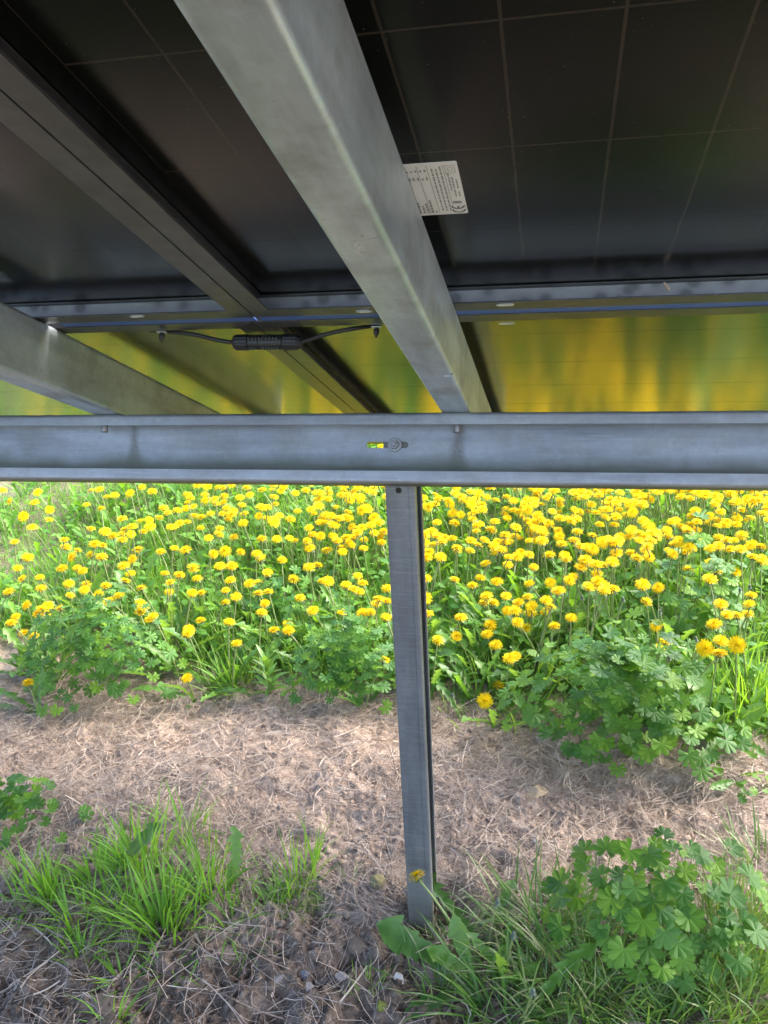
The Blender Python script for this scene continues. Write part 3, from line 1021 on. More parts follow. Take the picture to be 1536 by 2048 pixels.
def flower_head_mesh(seed, spread=1.0):
    """diameter about 1, facing +z; ray florets in five whorls"""
    r_ = random.Random(seed); V = []; F = []
    whorls = [(30, .50, -8, .0), (28, .48, 4, .02), (26, .43, 14, .035), (22, .35, 26, .045), (16, .25, 42, .05), (10, .15, 62, .05)]
    for n, L, el, z0 in whorls:
        for i in range(n):
            a = 2 * math.pi * (i + r_.uniform(-.35, .35)) / n; e = rad(el * spread + r_.uniform(-9, 9) - (12 if spread < 1 else 0))
            l = L * r_.uniform(.86, 1.08); w = .040 * (.7 + .5 * L / .5)
            d = np.array([math.cos(a), math.sin(a)]); p = np.array([-d[1], d[0]])
            curve = r_.uniform(-.10, .06)
            b0 = len(V)
            for u, ww in ((.06, .55), (.62, 1.0), (1.0, .8)):
                rad_ = l * u * math.cos(e); z = z0 + l * u * math.sin(e) + curve * u * u * l
                for sgn in (-1, 1):
                    q = d * rad_ + p * sgn * w * ww * .5
                    V.append((q[0], q[1], z))
            F += [(b0, b0 + 1, b0 + 3, b0 + 2), (b0 + 2, b0 + 3, b0 + 5, b0 + 4)]
    return mesh_py("flower_head", V, F, M["petal"])


def bract_mesh(seed):
    """green cup under the petals with turned-down bracts"""
    r_ = random.Random(seed); V = []; F = []; seg = 10
    prof = [(.055, -.22), (.12, -.20), (.155, -.12), (.15, -.04), (.17, .03)]
    for r, z in prof:
        for i in range(seg): V.append((r * math.cos(2 * math.pi * i / seg), r * math.sin(2 * math.pi * i / seg), z))
    for k in range(len(prof) - 1):
        for i in range(seg):
            j = (i + 1) % seg; F.append((k * seg + i, k * seg + j, (k + 1) * seg + j, (k + 1) * seg + i))
    for i in range(10):
        a = 2 * math.pi * (i + r_.random() * .5) / 10; d = np.array([math.cos(a), math.sin(a)]); p = np.array([-d[1], d[0]]); b0 = len(V)
        for rr, z, w in ((.10, -.20, .05), (.24, -.22, .04), (.32, -.33 - .1 * r_.random(), .008)):
            for s in (-1, 1): V.append((d[0] * rr + p[0] * w * s, d[1] * rr + p[1] * w * s, z))
        F += [(b0, b0 + 1, b0 + 3, b0 + 2), (b0 + 2, b0 + 3, b0 + 5, b0 + 4)]
    return mesh_py("bract_cup", V, F, M["bract"], True)


def bud_mesh(seed):
    r_ = random.Random(seed); V = []; F = []; seg = 14
    prof = [(.05, -.30), (.16, -.25), (.23, -.08), (.22, .08), (.16, .22), (.13, .30), (.05, .32)]
    for k, (r, z) in enumerate(prof):
        for i in range(seg):
            q = r * (1.0 if i % 2 else .86); V.append((q * math.cos(2 * math.pi * i / seg), q * math.sin(2 * math.pi * i / seg), z))
    for k in range(len(prof) - 1):
        for i in range(seg):
            j = (i + 1) % seg; F.append((k * seg + i, k * seg + j, (k + 1) * seg + j, (k + 1) * seg + i))
    F.append(tuple(range(seg * (len(prof) - 1), seg * len(prof))))
    for i in range(9):
        a = 2 * math.pi * i / 9; d = np.array([math.cos(a), math.sin(a)]); p = np.array([-d[1], d[0]]); b0 = len(V)
        for rr, z, w in ((.10, -.26, .05), (.26, -.34, .05), (.42, -.42 - .15 * r_.random(), .01)):
            for s in (-1, 1): V.append((d[0] * rr + p[0] * w * s, d[1] * rr + p[1] * w * s, z))
        F += [(b0, b0 + 1, b0 + 3, b0 + 2), (b0 + 2, b0 + 3, b0 + 5, b0 + 4)]
    return mesh_py("closed_bud", V, F, M["bud"], True)


def blade_arrays(base, az, lean, length, width, bend, seg=5, rs=None):
    """vectorised grass blades: base (n,3), az, lean from vertical, bend adds lean towards the tip"""
    n = len(base); t = np.linspace(0, 1, seg + 1)
    ang = lean[:, None] + bend[:, None] * t[None, :] ** 1.3
    step = length[:, None] / seg
    ds = np.stack([np.sin(ang), np.cos(ang)], 2) * step[..., None]
    pos = np.concatenate([np.zeros((n, 1, 2)), np.cumsum(ds[:, :-1], 1)], 1)
    dx, dy = np.cos(az), np.sin(az)
    P = np.stack([base[:, None, 0] + pos[..., 0] * dx[:, None], base[:, None, 1] + pos[..., 0] * dy[:, None], base[:, None, 2] + pos[..., 1]], 2)
    tw = az + np.pi / 2 + (rs.uniform(-.7, .7, n) if rs is not None else 0)
    w = width[:, None] * np.where(t < .5, .75 + .5 * t, np.clip(1.0 - (t - .5) * 1.86, .06, 1))[None, :] * .5
    off = np.stack([np.cos(tw)[:, None] * w, np.sin(tw)[:, None] * w, np.zeros_like(w)], 2)
    V = np.stack([P - off, P + off], 2).reshape(-1, 3)
    b = (np.arange(n) * (seg + 1) * 2)[:, None] + 2 * np.arange(seg)[None, :]; b = b.ravel()
    F = np.stack([b, b + 1, b + 3, b + 2], 1)
    return V, F


GER = [geranium_leaf_mesh(s) for s in range(9)]
GER_CUT = [geranium_leaf_mesh(s + 30, .24) for s in range(9)]
DLEAF_BROAD = [dandelion_leaf_mesh(s + 90, M["dleaf"], 44, .42) for s in range(3)]
DLEAF = [dandelion_leaf_mesh(s + 20, M["dleaf"]) for s in range(7)]
HEADS = [flower_head_mesh(s + 40) for s in range(7)] + [flower_head_mesh(60, 1.9)]
BRACTS = [bract_mesh(s) for s in range(3)]
BUD = bud_mesh(1)
R3 = np.random.default_rng(11)


def scatter_template(templates, mats4):
    """copies of small templates (verts, quads) at 4x4 placements, as one vertex and face list"""
    Vs = []; Fs = []; o = 0
    for (tv, tf), m in zip(templates, mats4):
        v = tv @ m[:3, :3].T + m[:3, 3]
        Vs.append(v); Fs.append(tf + o); o += len(v)
    return np.concatenate(Vs), np.concatenate(Fs)


# ------------------------------------------------------------------ dandelions
FA = [(65,130),(15,70),(210,143),(230,80),(300,183),(145,222),(295,247),(195,294),(90,380),(165,472),(108,538),(138,598),(240,592),(57,680),(247,658),(165,755),(98,828),(70,868),(145,925),(205,945),(395,412),(388,368),(375,540),(465,430),(440,465),(550,455),(615,400),(570,395),(735,368),(830,428),(545,300),(630,318),(680,345),(735,243),(610,178),(520,155),(645,110),(690,100),(785,85),(600,65),(550,68),(705,10),(760,15),(610,12),(855,48),(915,78),(940,10),(1145,12),(1190,38),(1245,45),(1310,52),(1340,55),(1390,40),(1450,15),(1480,55),(1125,98),(1130,145),(980,178),(1010,205),(1065,190),(1105,188),(955,235),(895,245),(845,255),(900,290),(860,318),(795,290),(750,305),(735,330),(785,328),(1230,95),(1235,130),(1290,120),(1345,105),(1345,140),(1295,150),(1165,165),(1360,175),(1440,115),(1500,95),(1450,160),(1400,195),(1265,210),(1210,232),(1165,225),(1125,260),(1080,268),(1025,290),(1205,295),(1320,298),(1310,335),(1405,350),(1255,355),(1045,418),(1115,428),(1280,450),(1355,433),(1445,440),(1320,525),(1390,525),(1160,540),(990,570),(1075,580),(1185,600),(1025,625),(1015,680),(850,660),(785,572),(750,615),(715,705),(655,740),(597,695),(520,635),(510,665),(635,643),(415,630),(420,700),(500,553),(465,535),(290,760),(255,785),(235,810),(315,828),(365,780),(840,745),(860,770),(840,803),(905,845),(920,825),(1155,685),(1210,685),(1385,610),(1355,670),(1420,710),(1355,742),(1205,852),(1375,862),(1135,905),(1130,930),(1420,990),(1125,1195),(170,1225),(1500,630),(745,525),(800,478),(612,470),(965,440)]
FB = [(40,70),(105,40),(100,70),(105,110),(150,70),(170,40),(170,15),(235,85),(250,195),(320,30),(300,70),(360,85),(385,90),(430,60),(440,85),(370,125),(430,120),(375,165),(330,185),(350,212),(530,35),(525,70),(545,100),(515,100),(575,15),(615,52),(625,115),(705,60),(705,90),(720,20),(640,185),(665,185),(30,175),(70,170),(115,155),(105,255),(60,240),(20,220),(205,245),(140,222),(400,240),(385,262),(420,265),(450,225),(535,230),(560,240),(500,240),(465,280),(580,285),(600,300),(640,295),(690,278),(735,265),(710,232),(320,295),(340,335),(390,342),(460,342),(235,372),(310,375),(325,418),(430,432),(485,375),(520,415),(545,355),(575,398),(560,380),(610,325),(650,365),(590,350),(645,418),(710,325),(755,345),(770,320),(755,382),(35,362),(125,362),(155,487),(30,475),(5,450),(70,565),(15,630),(320,533),(370,520),(430,615),(400,615),(225,605),(610,582),(640,628),(540,638),(615,682),(585,665),(75,678),(15,690),(265,715),(55,748),(345,793),(35,805),(110,910),(190,870),(195,915),(515,800),(640,810),(685,805),(720,755),(735,725),(785,735),(790,660),(780,830),(770,1090),(1015,165),(1045,165),(1075,150),(1000,120),(1095,120),(1150,130),(1165,150),(1195,90),(1200,45),(1285,80),(1230,110),(1240,140),(1300,130),(1320,120),(1290,150),(1385,110),(1355,155),(1355,185),(1440,130),(1505,110),(1500,180),(1185,205),(1230,212),(1290,215),(1300,245),(1085,262),(1190,268),(1340,275),(1410,308),(1490,210),(1495,340),(1055,320),(1080,350),(1130,350),(1120,380),(1015,330),(1010,385),(1040,437),(1025,470),(1105,470),(1205,417),(1330,402),(1430,402),(1450,375),(1490,380),(1470,430),(1515,380),(1515,470),(1510,515),(1380,510),(1020,600),(1190,605),(1345,595),(1445,620),(1300,640),(1015,715),(1385,708),(1365,748),(1420,745),(1500,705),(1510,790),(1230,835),(1405,880),(1390,935),(1200,945),(1090,972),(1030,815),(1440,1000),(1450,1240),(1375,1325),(1525,1080)]
FC = [(270,45),(255,75),(150,85),(145,105),(205,115),(90,125),(110,130),(70,150),(130,155),(175,155),(45,200),(90,185),(285,130),(285,160),(370,85),(385,100),(385,125),(370,185),(460,85),(440,110),(470,155),(500,75),(480,45),(560,65),(545,90),(590,75),(590,125),(580,155),(645,85),(640,130),(620,145),(760,55),(740,80),(785,50),(850,70),(870,85),(830,120),(935,60),(1000,70),(1010,38),(1015,110),(1070,75),(1120,85),(1160,85),(1300,75),(1310,105),(1440,72),(1220,100),(1230,135),(1215,155),(1350,140),(1415,120),(1415,160),(1480,135),(1450,130),(705,180),(700,150),(505,208),(570,190),(540,185),(555,232),(525,275),(590,185),(90,250),(215,265),(285,240),(20,295),(20,345),(140,300),(110,310),(180,310),(190,330),(125,345),(180,375),(275,310),(285,345),(400,315),(300,395),(480,343),(370,375),(400,405),(450,410),(480,420),(545,380),(580,360),(620,390),(640,365),(650,350),(590,385),(785,252),(825,285),(720,300),(765,335),(800,350),(860,325),(830,375),(760,370),(860,350),(935,350),(960,260),(985,250),(1080,225),(1110,260),(1190,225),(1230,285),(1240,255),(1290,255),(1340,215),(1350,240),(1390,250),(1430,240),(1350,275),(1380,190),(1250,200),(1500,215),(1525,180),(1380,345),(1290,370),(1240,355),(1060,320),(1100,310),(1080,350),(1090,375),(1000,375),(970,395),(1060,410),(960,450),(1240,405),(1190,420),(1310,425),(1370,425),(1430,405),(1490,410),(1440,395),(810,410),(750,480),(820,470),(625,450),(600,500),(510,572),(545,520),(505,520),(440,490),(410,535),(465,510),(225,460),(315,465),(330,480),(130,530),(100,455),(50,440),(30,470),(280,675),(230,620),(345,610),(370,590),(460,650),(515,622),(550,640),(605,665),(550,675),(105,630),(95,712),(40,745),(205,730),(20,795),(120,765),(110,810),(200,800),(230,770),(35,860),(355,835),(85,895),(255,885),(20,1065),(785,638),(880,652),(805,740),(1055,545),(1190,505),(1230,555),(1340,560),(1185,605),(1440,470),(1495,490),(1435,700),(1425,755),(1250,755),(1290,820),(1350,825),(1415,812),(1215,875),(1250,975),(1155,1010),(1245,1055),(1345,990),(925,978),(880,1020),(870,880)]
flowers = [(x / 3, 960 + y / 3) for x, y in FA] + [(512 + x / 3, 960 + y / 3) for x, y in FB] + [(1024 + x / 3, 960 + y / 3) for x, y in FC]
flowers.sort(key=lambda p: -p[1])


def stem_curve(hgt, lean_az, lean, n=7):
    top = np.array([math.cos(lean_az) * lean, math.sin(lean_az) * lean, hgt])
    mid = np.array([top[0] * .35, top[1] * .35, hgt * .62])
    return bez((0, 0, 0), mid, top, n)


def aim(v, spin=0.0):
    q = Vector(v).to_track_quat('Z', 'Y').to_matrix().to_4x4()
    return q @ Matrix.Rotation(spin, 4, 'Z')


def dandelion(head, hgt, dia, lean_az, lean, face, label, group=None, rs=random, leaves=0, kind="flower"):
    """head: world position of the flower; the plant stands where its bent stem meets the ground"""
    bx, by = head[0] - math.cos(lean_az) * lean, head[1] - math.sin(lean_az) * lean
    bz = float(terrain(bx, by)) - 0.004
    hgt = max(0.03, head[2] - bz)
    root = obj("dandelion", None); root.location = (bx, by, bz)
    tag(root, label, "dandelion", group)
    pts = stem_curve(hgt, lean_az, lean)
    r0 = rs.uniform(.0020, .0027)
    obj("stem", tube_mesh("stem", pts, np.linspace(r0 * 1.15, r0 * .8, len(pts)), M["stem"], 6, False), root)
    m = Matrix.Translation(Vector(pts[-1])) @ aim(face, rs.uniform(0, 6.28)) @ Matrix.Scale(dia, 4)
    if kind == "bud":
        h = obj("bud", BUD, root); h.matrix_local = m @ Matrix.Scale(.55, 4) @ Matrix.Translation((0, 0, .25))
    else:
        h = obj("flower_head", HEADS[-1] if kind == "half" else rs.choice(HEADS[:-1]), root); h.matrix_local = m @ Matrix.Translation((0, 0, .15))
        obj("bract_cup", rs.choice(BRACTS), h)
    for k in range(leaves):
        L = rs.uniform(.11, .2); az = rs.uniform(0, 6.28)
        lf = obj("leaf", rs.choice(DLEAF), root)
        lf.matrix_local = Matrix.Rotation(az, 4, 'Z') @ Matrix.Rotation(rad(rs.uniform(15, 62)), 4, 'X') @ Matrix.Scale(L, 4)
    return root


def zone(px, py):
    if px < 150: return "dandelion in thin grass along the left edge", "dandelions in the thin grass along the left edge"
    if px < 470 and py > 1130: return "dandelion just behind the left bush", "dandelions behind the left cranesbill bush"
    if px < 470: return "dandelion in the meadow under the beam's left third", "dandelions in the left of the meadow"
    if px < 810 and py > 1130: return "dandelion just behind the middle bush", "dandelions behind the middle cranesbill bush"
    if px < 810: return "dandelion in the patch left of the post", "dandelions in the patch left of the post"
    if px < 1090: return "dandelion just right of the post", "dandelions just right of the post"
    if py > 1120: return "dandelion behind the large right bush", "dandelions behind the right cranesbill bush"
    return "dandelion in the dense carpet at far right", "dandelions in the dense carpet at the right"


rs = random.Random(21)
UNIQUE = {(1125, 1195, 0): "lone short dandelion at the straw's edge right of the left bush", }
special = {(375.0, 1358.333): "low yellow dandelion by the dry straw between left and middle bushes",
           (56.667, 1368.333): "yellow dandelion half hidden at the left bush's lower left edge",
           (995.333, 1373.333): "yellow dandelion tilted above another one low right of the post",
           (970.333, 1401.667): "lowest yellow dandelion right of the post, facing the camera",
           (768.667, 1323.333): "yellow dandelion on a leaning stem touching the post's left edge",
           (473.333, 1290.0): "yellow dandelion low in front of the others between two bushes",
           (1409.0, 1296.667): "largest yellow dandelion turned to the camera at the far right",
           (1472.333, 1290.0): "flat-topped yellow dandelion right of the camera-facing bloom at the far right"}
far_heads = []; far_stems = []
n_ind = 0
RBUSH = []
for k, (px, py) in enumerate(flowers):
    hgt = rs.uniform(.13, .24) if py < 1250 else rs.uniform(.10, .20)
    if py > 1345: hgt = rs.uniform(.06, .10)
    if px > 1100 and py > 1080: hgt = rs.uniform(.20, .30)
    P = gp(px, py, hgt)
    dia = (rs.uniform(.034, .048) if py < 1150 else rs.uniform(.034, .045))
    az = rs.uniform(0, 6.28); ln = abs(rs.gauss(0, .05)) + .01
    tx, ty = rs.gauss(0, .16), rs.gauss(-.04, .16)
    if rs.random() < .14: ty -= rs.uniform(.3, .9); tx += rs.gauss(0, .4)
    face = (tx, ty, 1.0)
    key = (round(px, 3), round(py, 3)); lab = special.get(key)
    if n_ind < 298:
        if lab: lb, gr = lab, None
        else:
            lb, gr = zone(px, py)
            tall = "tall-stemmed " if hgt > .215 else "short-stemmed " if hgt < .155 else ""
            look = "turned to the camera, " if ty < -.35 else "tipped to the left, " if tx < -.17 else "tipped to the right, " if tx > .17 else "level, "
            size = "large " if dia > .042 else "small " if dia < .0365 else ""
            lb = look.replace(", ", " ") + size + tall + lb
            lb = " ".join(lb.split()[:16])
        if lab and "camera" in lab and "facing" in lab or lab and "turned" in lab: face = (-.1, -1.1, .7); dia = .047
        dandelion(P, hgt, dia, az, ln, face, lb, gr, rs, leaves=(4 if k < 60 else 2 if k < 160 else 0), kind="half" if rs.random() < .08 else "flower")
        n_ind += 1
    else:
        far_heads.append((P, dia, face)); far_stems.append((P, az, ln))


def mesh_arrays(me):
    v = np.zeros(len(me.vertices) * 3, np.float32); me.vertices.foreach_get("co", v)
    fs = [tuple(p.vertices) for p in me.polygons if len(p.vertices) == 4]
    return v.reshape(-1, 3).astype(float), np.array(fs)


# the rest of the dandelions, most of them small under the beam or beyond the picture's edge
rr2 = random.Random(5)
for _ in range(420):
    x = rr2.uniform(-2.6, 2.2); y = rr2.uniform(2.25, 4.6)
    z = float(terrain(x, y)) + rr2.uniform(.13, .24)
    u, v = to_px((x, y, z))
    if -30 < u < 1566 and v > 958: continue
    if x < -1.3 and rr2.random() < .6: continue
    far_heads.append((np.array([x, y, z]), rr2.uniform(.033, .046), (rr2.gauss(0, .25), rr2.gauss(-.1, .25), 1)))
    far_stems.append((np.array([x, y, z]), rr2.uniform(0, 6.28), rr2.uniform(.01, .07)))
while len(far_heads) < 730:      # the thick far carpet, densest in the centre and to the right
    px = rr2.uniform(330, 1540); py = 962 + 150 * rr2.random() ** 1.7
    if rr2.random() > min(1, .30 + (px - 330) / 1000) * (.45 + float(vnoise(px / 90, py / 40, 1.0)) * 1.6): continue
    P = gp(px, py, rr2.uniform(.12, .22))
    far_heads.append((P, rr2.uniform(.033, .045), (rr2.gauss(0, .2), rr2.gauss(-.05, .2), 1)))
    far_stems.append((P, rr2.uniform(0, 6.28), rr2.uniform(.01, .06)))
HT = [mesh_arrays(m) for m in HEADS[:4]]
Vf, Ff = scatter_template([HT[i % 4] for i in range(len(far_heads))],
                          [np.array(Matrix.Translation(Vector(P)) @ aim(f, i * 1.7) @ Matrix.Scale(d, 4) @ Matrix.Translation((0, 0, .15))) for i, (P, d, f) in enumerate(far_heads)])
o = obj("distant_dandelion_heads", mesh_np("distant_dandelion_heads", Vf, Ff, M["petal"]))
tag(o, "yellow flower heads of the farther dandelions across the meadow", "dandelions", kind="stuff")
Vs = []; Fs = []; off = 0
for P, az, ln in far_stems:
    bx, by = P[0] - math.cos(az) * ln, P[1] - math.sin(az) * ln; bz = float(terrain(bx, by))
    pts = stem_curve(P[2] - bz, az, ln, 4) + np.array([bx, by, bz])
    v, f = tube_arrays(pts, [.0022] * 4, 4); Vs.append(v); Fs.append(np.array(f) + off); off += len(v)
o = obj("distant_dandelion_stems", mesh_np("distant_dandelion_stems", np.concatenate(Vs), np.concatenate(Fs), M["stem"], True))
tag(o, "pale stems of the farther dandelions across the meadow", "stems", kind="stuff")

# closed buds and withered heads among the flowers on the right
for i, (px, py, lb) in enumerate([(1246, 1200, "closed grey-green dandelion bud left of the tall right-hand flowers"), (1164, 1196, "closed dandelion bud left of the upright pair behind the right bush"),
                                  (1190, 1290, "closed dandelion bud low among leaves behind the right bush"), (1320, 1225, "closed dandelion bud between leaves above the paired flowers"),
                                  (1500, 1175, "closed dandelion bud near the right edge below the flower carpet"), (1392, 1280, "closed dandelion bud beside the camera-facing bloom"),
                                  (1338, 1318, "closed dandelion bud just right of the paired flowers"), (1480, 1182, "withered dandelion bud leaning at the right edge"),
                                  (940, 1320, "closed dandelion bud on a lying stem right of the post"), (905, 1392, "orange-brown withered dandelion head low beside the post")]):
    hgt = rs.uniform(.16, .24) if px > 1000 else .06
    P = gp(px, py, hgt)
    dandelion(P, hgt, .035, rs.uniform(0, 6.28), rs.uniform(.01, .06), (rs.gauss(0, .2), -.2, 1), lb, "closed dandelion buds", rs, 2, "bud")


# ------------------------------------------------------------------ cranesbill bushes
def leaf_on(root, tip, normal, size, base, rs, back, pool):
    """one leaf whose stalk runs from base to tip (both local to the plant)"""
    n = Vector(normal).normalized()
    y = Vector(back) - n * Vector(back).dot(n)
    if y.length < 1e-4: y = Vector((0, 1, 0))
    y.normalize(); x = y.cross(n)
    m = Matrix.Identity(4)
    for i in range(3): m[i][0] = x[i]; m[i][1] = y[i]; m[i][2] = n[i]; m[i][3] = tip[i]
    lf = obj("leaf", rs.choice(pool), root); lf.matrix_local = m @ Matrix.Scale(size, 4)
    mid = np.array([base[0] * .45 + tip[0] * .55, base[1] * .45 + tip[1] * .55, base[2] + (tip[2] - base[2]) * .72 - 0.01])
    c = bez(base, mid, np.array(tip) - np.array(n) * .001, 5)
    st = obj("leaf_stalk", tube_mesh("leaf_stalk", c, [.0014, .0013, .0012, .0011, .0009], M["petiole"], 4, False), lf)
    st.matrix_parent_inverse = lf.matrix_local.inverted()


def cranesbill(px, py, rx, ry, hz, n, smin, smax, label, seed, front=.35, low=.15, pool=None):
    pool = pool or GER; ph = seed * 1.3
    rs = random.Random(seed); c = gp(px, py)
    root = obj("cranesbill_bush", None); root.location = (c[0], c[1], c[2])
    tag(root, label, "plant", "cranesbill bushes")
    for i in range(n):
        a = rs.uniform(0, 6.283); e = rs.random() ** .8
        el = e * math.pi / 2; q = rs.uniform(.72, 1.06) if rs.random() < .8 else rs.uniform(.4, .8)
        if rs.random() < front: a = -math.pi / 2 + rs.gauss(0, .8); el *= .8
        q *= 1 + .12 * math.sin(3 * a + ph) + .09 * math.sin(5 * a + 2 * ph + 3 * el)
        x = math.cos(a) * math.cos(el) * rx * q; y = math.sin(a) * math.cos(el) * ry * q
        z = max(low * hz, math.sin(el) * hz * q * rs.uniform(.85, 1.1) + low * hz * .6)
        gz = float(terrain(c[0] + x, c[1] + y)) - c[2]
        z = max(z, gz + .015)
        out = np.array([math.cos(a) * math.cos(el), math.sin(a) * math.cos(el), math.sin(el)])
        nrm = out * rs.uniform(.25, .85) + np.array([rs.gauss(0, .25), rs.gauss(-.12, .25), .75])
        b = (math.cos(a) * rx * .12 * rs.random(), math.sin(a) * ry * .12 * rs.random(), 0.0)
        leaf_on(root, (x, y, z), nrm, rs.uniform(smin, smax) / 2, b, rs, (out[0] + rs.gauss(0, .3), out[1] + rs.gauss(0, .3), -.3 * math.cos(el)), pool)
    return root


cranesbill(212, 1375, .265, .18, .275, 270, .030, .056, "leafy cranesbill bush at the left between meadow and dry straw", 1, pool=GER_CUT)
cranesbill(705, 1385, .18, .14, .225, 180, .030, .054, "leafy cranesbill bush in the middle, touching the post's left side", 2, pool=GER_CUT)
cranesbill(1240, 1480, .29, .21, .27, 290, .036, .068, "largest leafy cranesbill bush, right of the post in front of flowers", 3, pool=GER + GER_CUT)
cranesbill(1370, 1260, .22, .15, .26, 90, .040, .066, "cranesbill bush among dandelions behind the big right-hand one", 4)
cranesbill(560, 1240, .16, .12, .15, 60, .03, .05, "low cranesbill clump among dandelions left of the post", 5, pool=GER_CUT)
cranesbill(1300, 1890, .21, .15, .205, 115, .036, .064, "cranesbill bush with large pleated leaves in the lower right foreground", 6, .5, .35)
cranesbill(45, 1650, .15, .11, .10, 60, .034, .052, "small cranesbill with lax leaves at the lower left edge", 7, .2, .3)
cranesbill(1500, 1600, .07, .07, .05, 12, .02, .03, "tiny cranesbill seedling at the right edge beside the dead grass", 8, .2, .3)


# ------------------------------------------------------------------ meadow grass and leaves (uncounted)
def in_meadow(x, y):
    """0..1 density of the green cover"""
    edge = 2.06 + 0.10 * np.sin(x * 4.1 + .6) + 0.25 * vnoise(x, y, 3.0, 4)
    edge = np.where(x > 0.02, edge - .34 * np.clip((x - .02) / .25, 0, 1), edge)
    d = np.clip((y - edge) / .16, 0, 1)
    return d


BARE = [(gp(150, 972), .22, .08), (gp(20, 1130), .26, .25), (gp(60, 1060), .15, .4), (gp(925, 1260), .12, .55), (gp(915, 1420), .14, .25), (gp(480, 975), .08, .6)]


def density(x, y):
    d = in_meadow(x, y)
    for c, r, q in BARE:
        w = np.exp(-(((x - c[0]) / r) ** 2 + ((y - c[1]) / r) ** 2))
        d = d * (1 - w * (1 - q))
    return d * np.where(x < -1.25, .75, 1.0)


def scatter(n, x0, x1, y0, y1, dens, rg):
    x = rg.uniform(x0, x1, n); y = rg.uniform(y0, y1, n)
    k = rg.random(n) < dens(x, y)
    return x[k], y[k]


rg = np.random.default_rng(99)
Vs = []; Fs = []; off = 0
for n, y0, y1 in ((42000, 1.65, 2.9), (36000, 2.9, 4.4)):
    x, y = scatter(n, -2.5, 2.0, y0, y1, density, rg)
    clump = vnoise(x, y, 9, 2) + .5
    L = (.045 + .09 * rg.random(len(x))) * (.55 + .8 * clump); z = terrain(x, y) - .004
    v, f = blade_arrays(np.stack([x, y, z], 1), rg.uniform(0, 6.28, len(x)), np.abs(rg.normal(.15, .3, len(x))), L, rg.uniform(.0024, .0055, len(x)), rg.uniform(.1, 1.5, len(x)), 4, rg)
    Vs.append(v); Fs.append(f + off); off += len(v)
o = obj("meadow_grass", mesh_np("meadow_grass", np.concatenate(Vs), np.concatenate(Fs), M["grass_m"], True))
tag(o, "green grass filling the meadow between the dandelions", "grass", kind="stuff")

LT = []
for s in range(6):
    me = dandelion_leaf_mesh(70 + s, M["dleaf_i"], 18, .9); LT.append(mesh_arrays(me)); bpy.data.meshes.remove(me)
# small trifoliate and oval leaves
for s in range(4):
    q = random.Random(s); V = []; F = []
    for j in range(1):
        for t, w in ((0, .04), (.3, .24), (.6, .30), (.85, .2), (1, .03)):
            V += [(-w, t, .12 * t - .2 * t * t + .1 * w), (w, t, .12 * t - .2 * t * t + .1 * w)]
        F += [(2 * k, 2 * k + 1, 2 * k + 3, 2 * k + 2) for k in range(4)]
    LT.append((np.array(V, float), np.array(F)))
x, y = scatter(17000, -2.5, 2.0, 1.65, 4.3, density, rg)
tm = []; ms = []
for i in range(len(x)):
    small = rg.random() < .5
    t = LT[6 + i % 4] if small else LT[i % 6]
    L = rg.uniform(.018, .045) if small else rg.uniform(.07, .15)
    zz = float(terrain(x[i], y[i])) + (rg.uniform(.005, .11) if small else 0)
    m = Matrix.Translation((x[i], y[i], zz)) @ Matrix.Rotation(rg.uniform(0, 6.28), 4, 'Z') @ Matrix.Rotation(rad(rg.uniform(-5, 40) if small else rg.uniform(12, 65)), 4, 'X') @ Matrix.Rotation(rg.normal(0, .4), 4, 'Y') @ Matrix.Scale(L, 4)
    tm.append(t); ms.append(np.array(m))
Vf, Ff = scatter_template(tm, ms)
o = obj("meadow_leaves", mesh_np("meadow_leaves", Vf, Ff, M["dleaf_i"], True))
tag(o, "mixed green leaves of low herbs covering the meadow floor", "leaves", kind="stuff")


# ------------------------------------------------------------------ straw, crumbs
def straw_density(x, y):
    m = 1 - in_meadow(x, y)
    d = np.where(y > 1.30, .85, .24)
    u = vnoise(x, y, 4.5, 6) + .5
    d = d * (.35 + 1.1 * u)
    bare = np.exp(-(((x + .42) / .17) ** 2 + ((y - 1.48) / .16) ** 2)) * .75 + np.exp(-(((x + .05) / .13) ** 2 + ((y - 1.55) / .12) ** 2)) * .6
    return np.clip(m * d * (1 - bare), 0, 1)


x, y = scatter(80000, -1.7, 1.0, .8, 2.35, straw_density, rg)
n = len(x)
z = terrain_fine(x, y) + rg.uniform(.001, .014, n)
L = rg.gamma(3.0, .015, n) + .012
az = rg.uniform(0, 6.28, n); el = rg.normal(0, .16, n)
seg = 4; t = np.linspace(-.5, .5, seg + 1)
kx = rg.normal(0, .11, n) * np.where(rg.random(n) < .2, 2.4, 1); kz = rg.normal(0, .10, n)
d = np.stack([np.cos(az), np.sin(az)], 1); pn = np.stack([-d[:, 1], d[:, 0]], 1)
# a small heap of straw washed up against the post's left foot
hp = gp(765, 1835); k = np.arange(n) < 420
x = np.where(k, hp[0] + rg.normal(0, .045, n), x); y = np.where(k, hp[1] + rg.normal(0, .02, n), y)
z = np.where(k, terrain(x, y) + rg.uniform(.002, .03, n) * np.exp(-((x - hp[0]) / .06) ** 2), z); az = np.where(k, rg.normal(-.5, .45, n), az)
d = np.stack([np.cos(az), np.sin(az)], 1); pn = np.stack([-d[:, 1], d[:, 0]], 1)
P = np.zeros((n, seg + 1, 3))
P[..., 0] = x[:, None] + d[:, :1] * t * L[:, None] + pn[:, :1] * (kx * L)[:, None] * (t * t) * 2
P[..., 1] = y[:, None] + d[:, 1:] * t * L[:, None] + pn[:, 1:] * (kx * L)[:, None] * (t * t) * 2
P[..., 2] = z[:, None] + (np.sin(el) * L)[:, None] * t + (kz * L)[:, None] * (t * t - .1)
P[..., 2] = np.maximum(P[..., 2], terrain_fine(P[..., 0], P[..., 1]) + .0008)
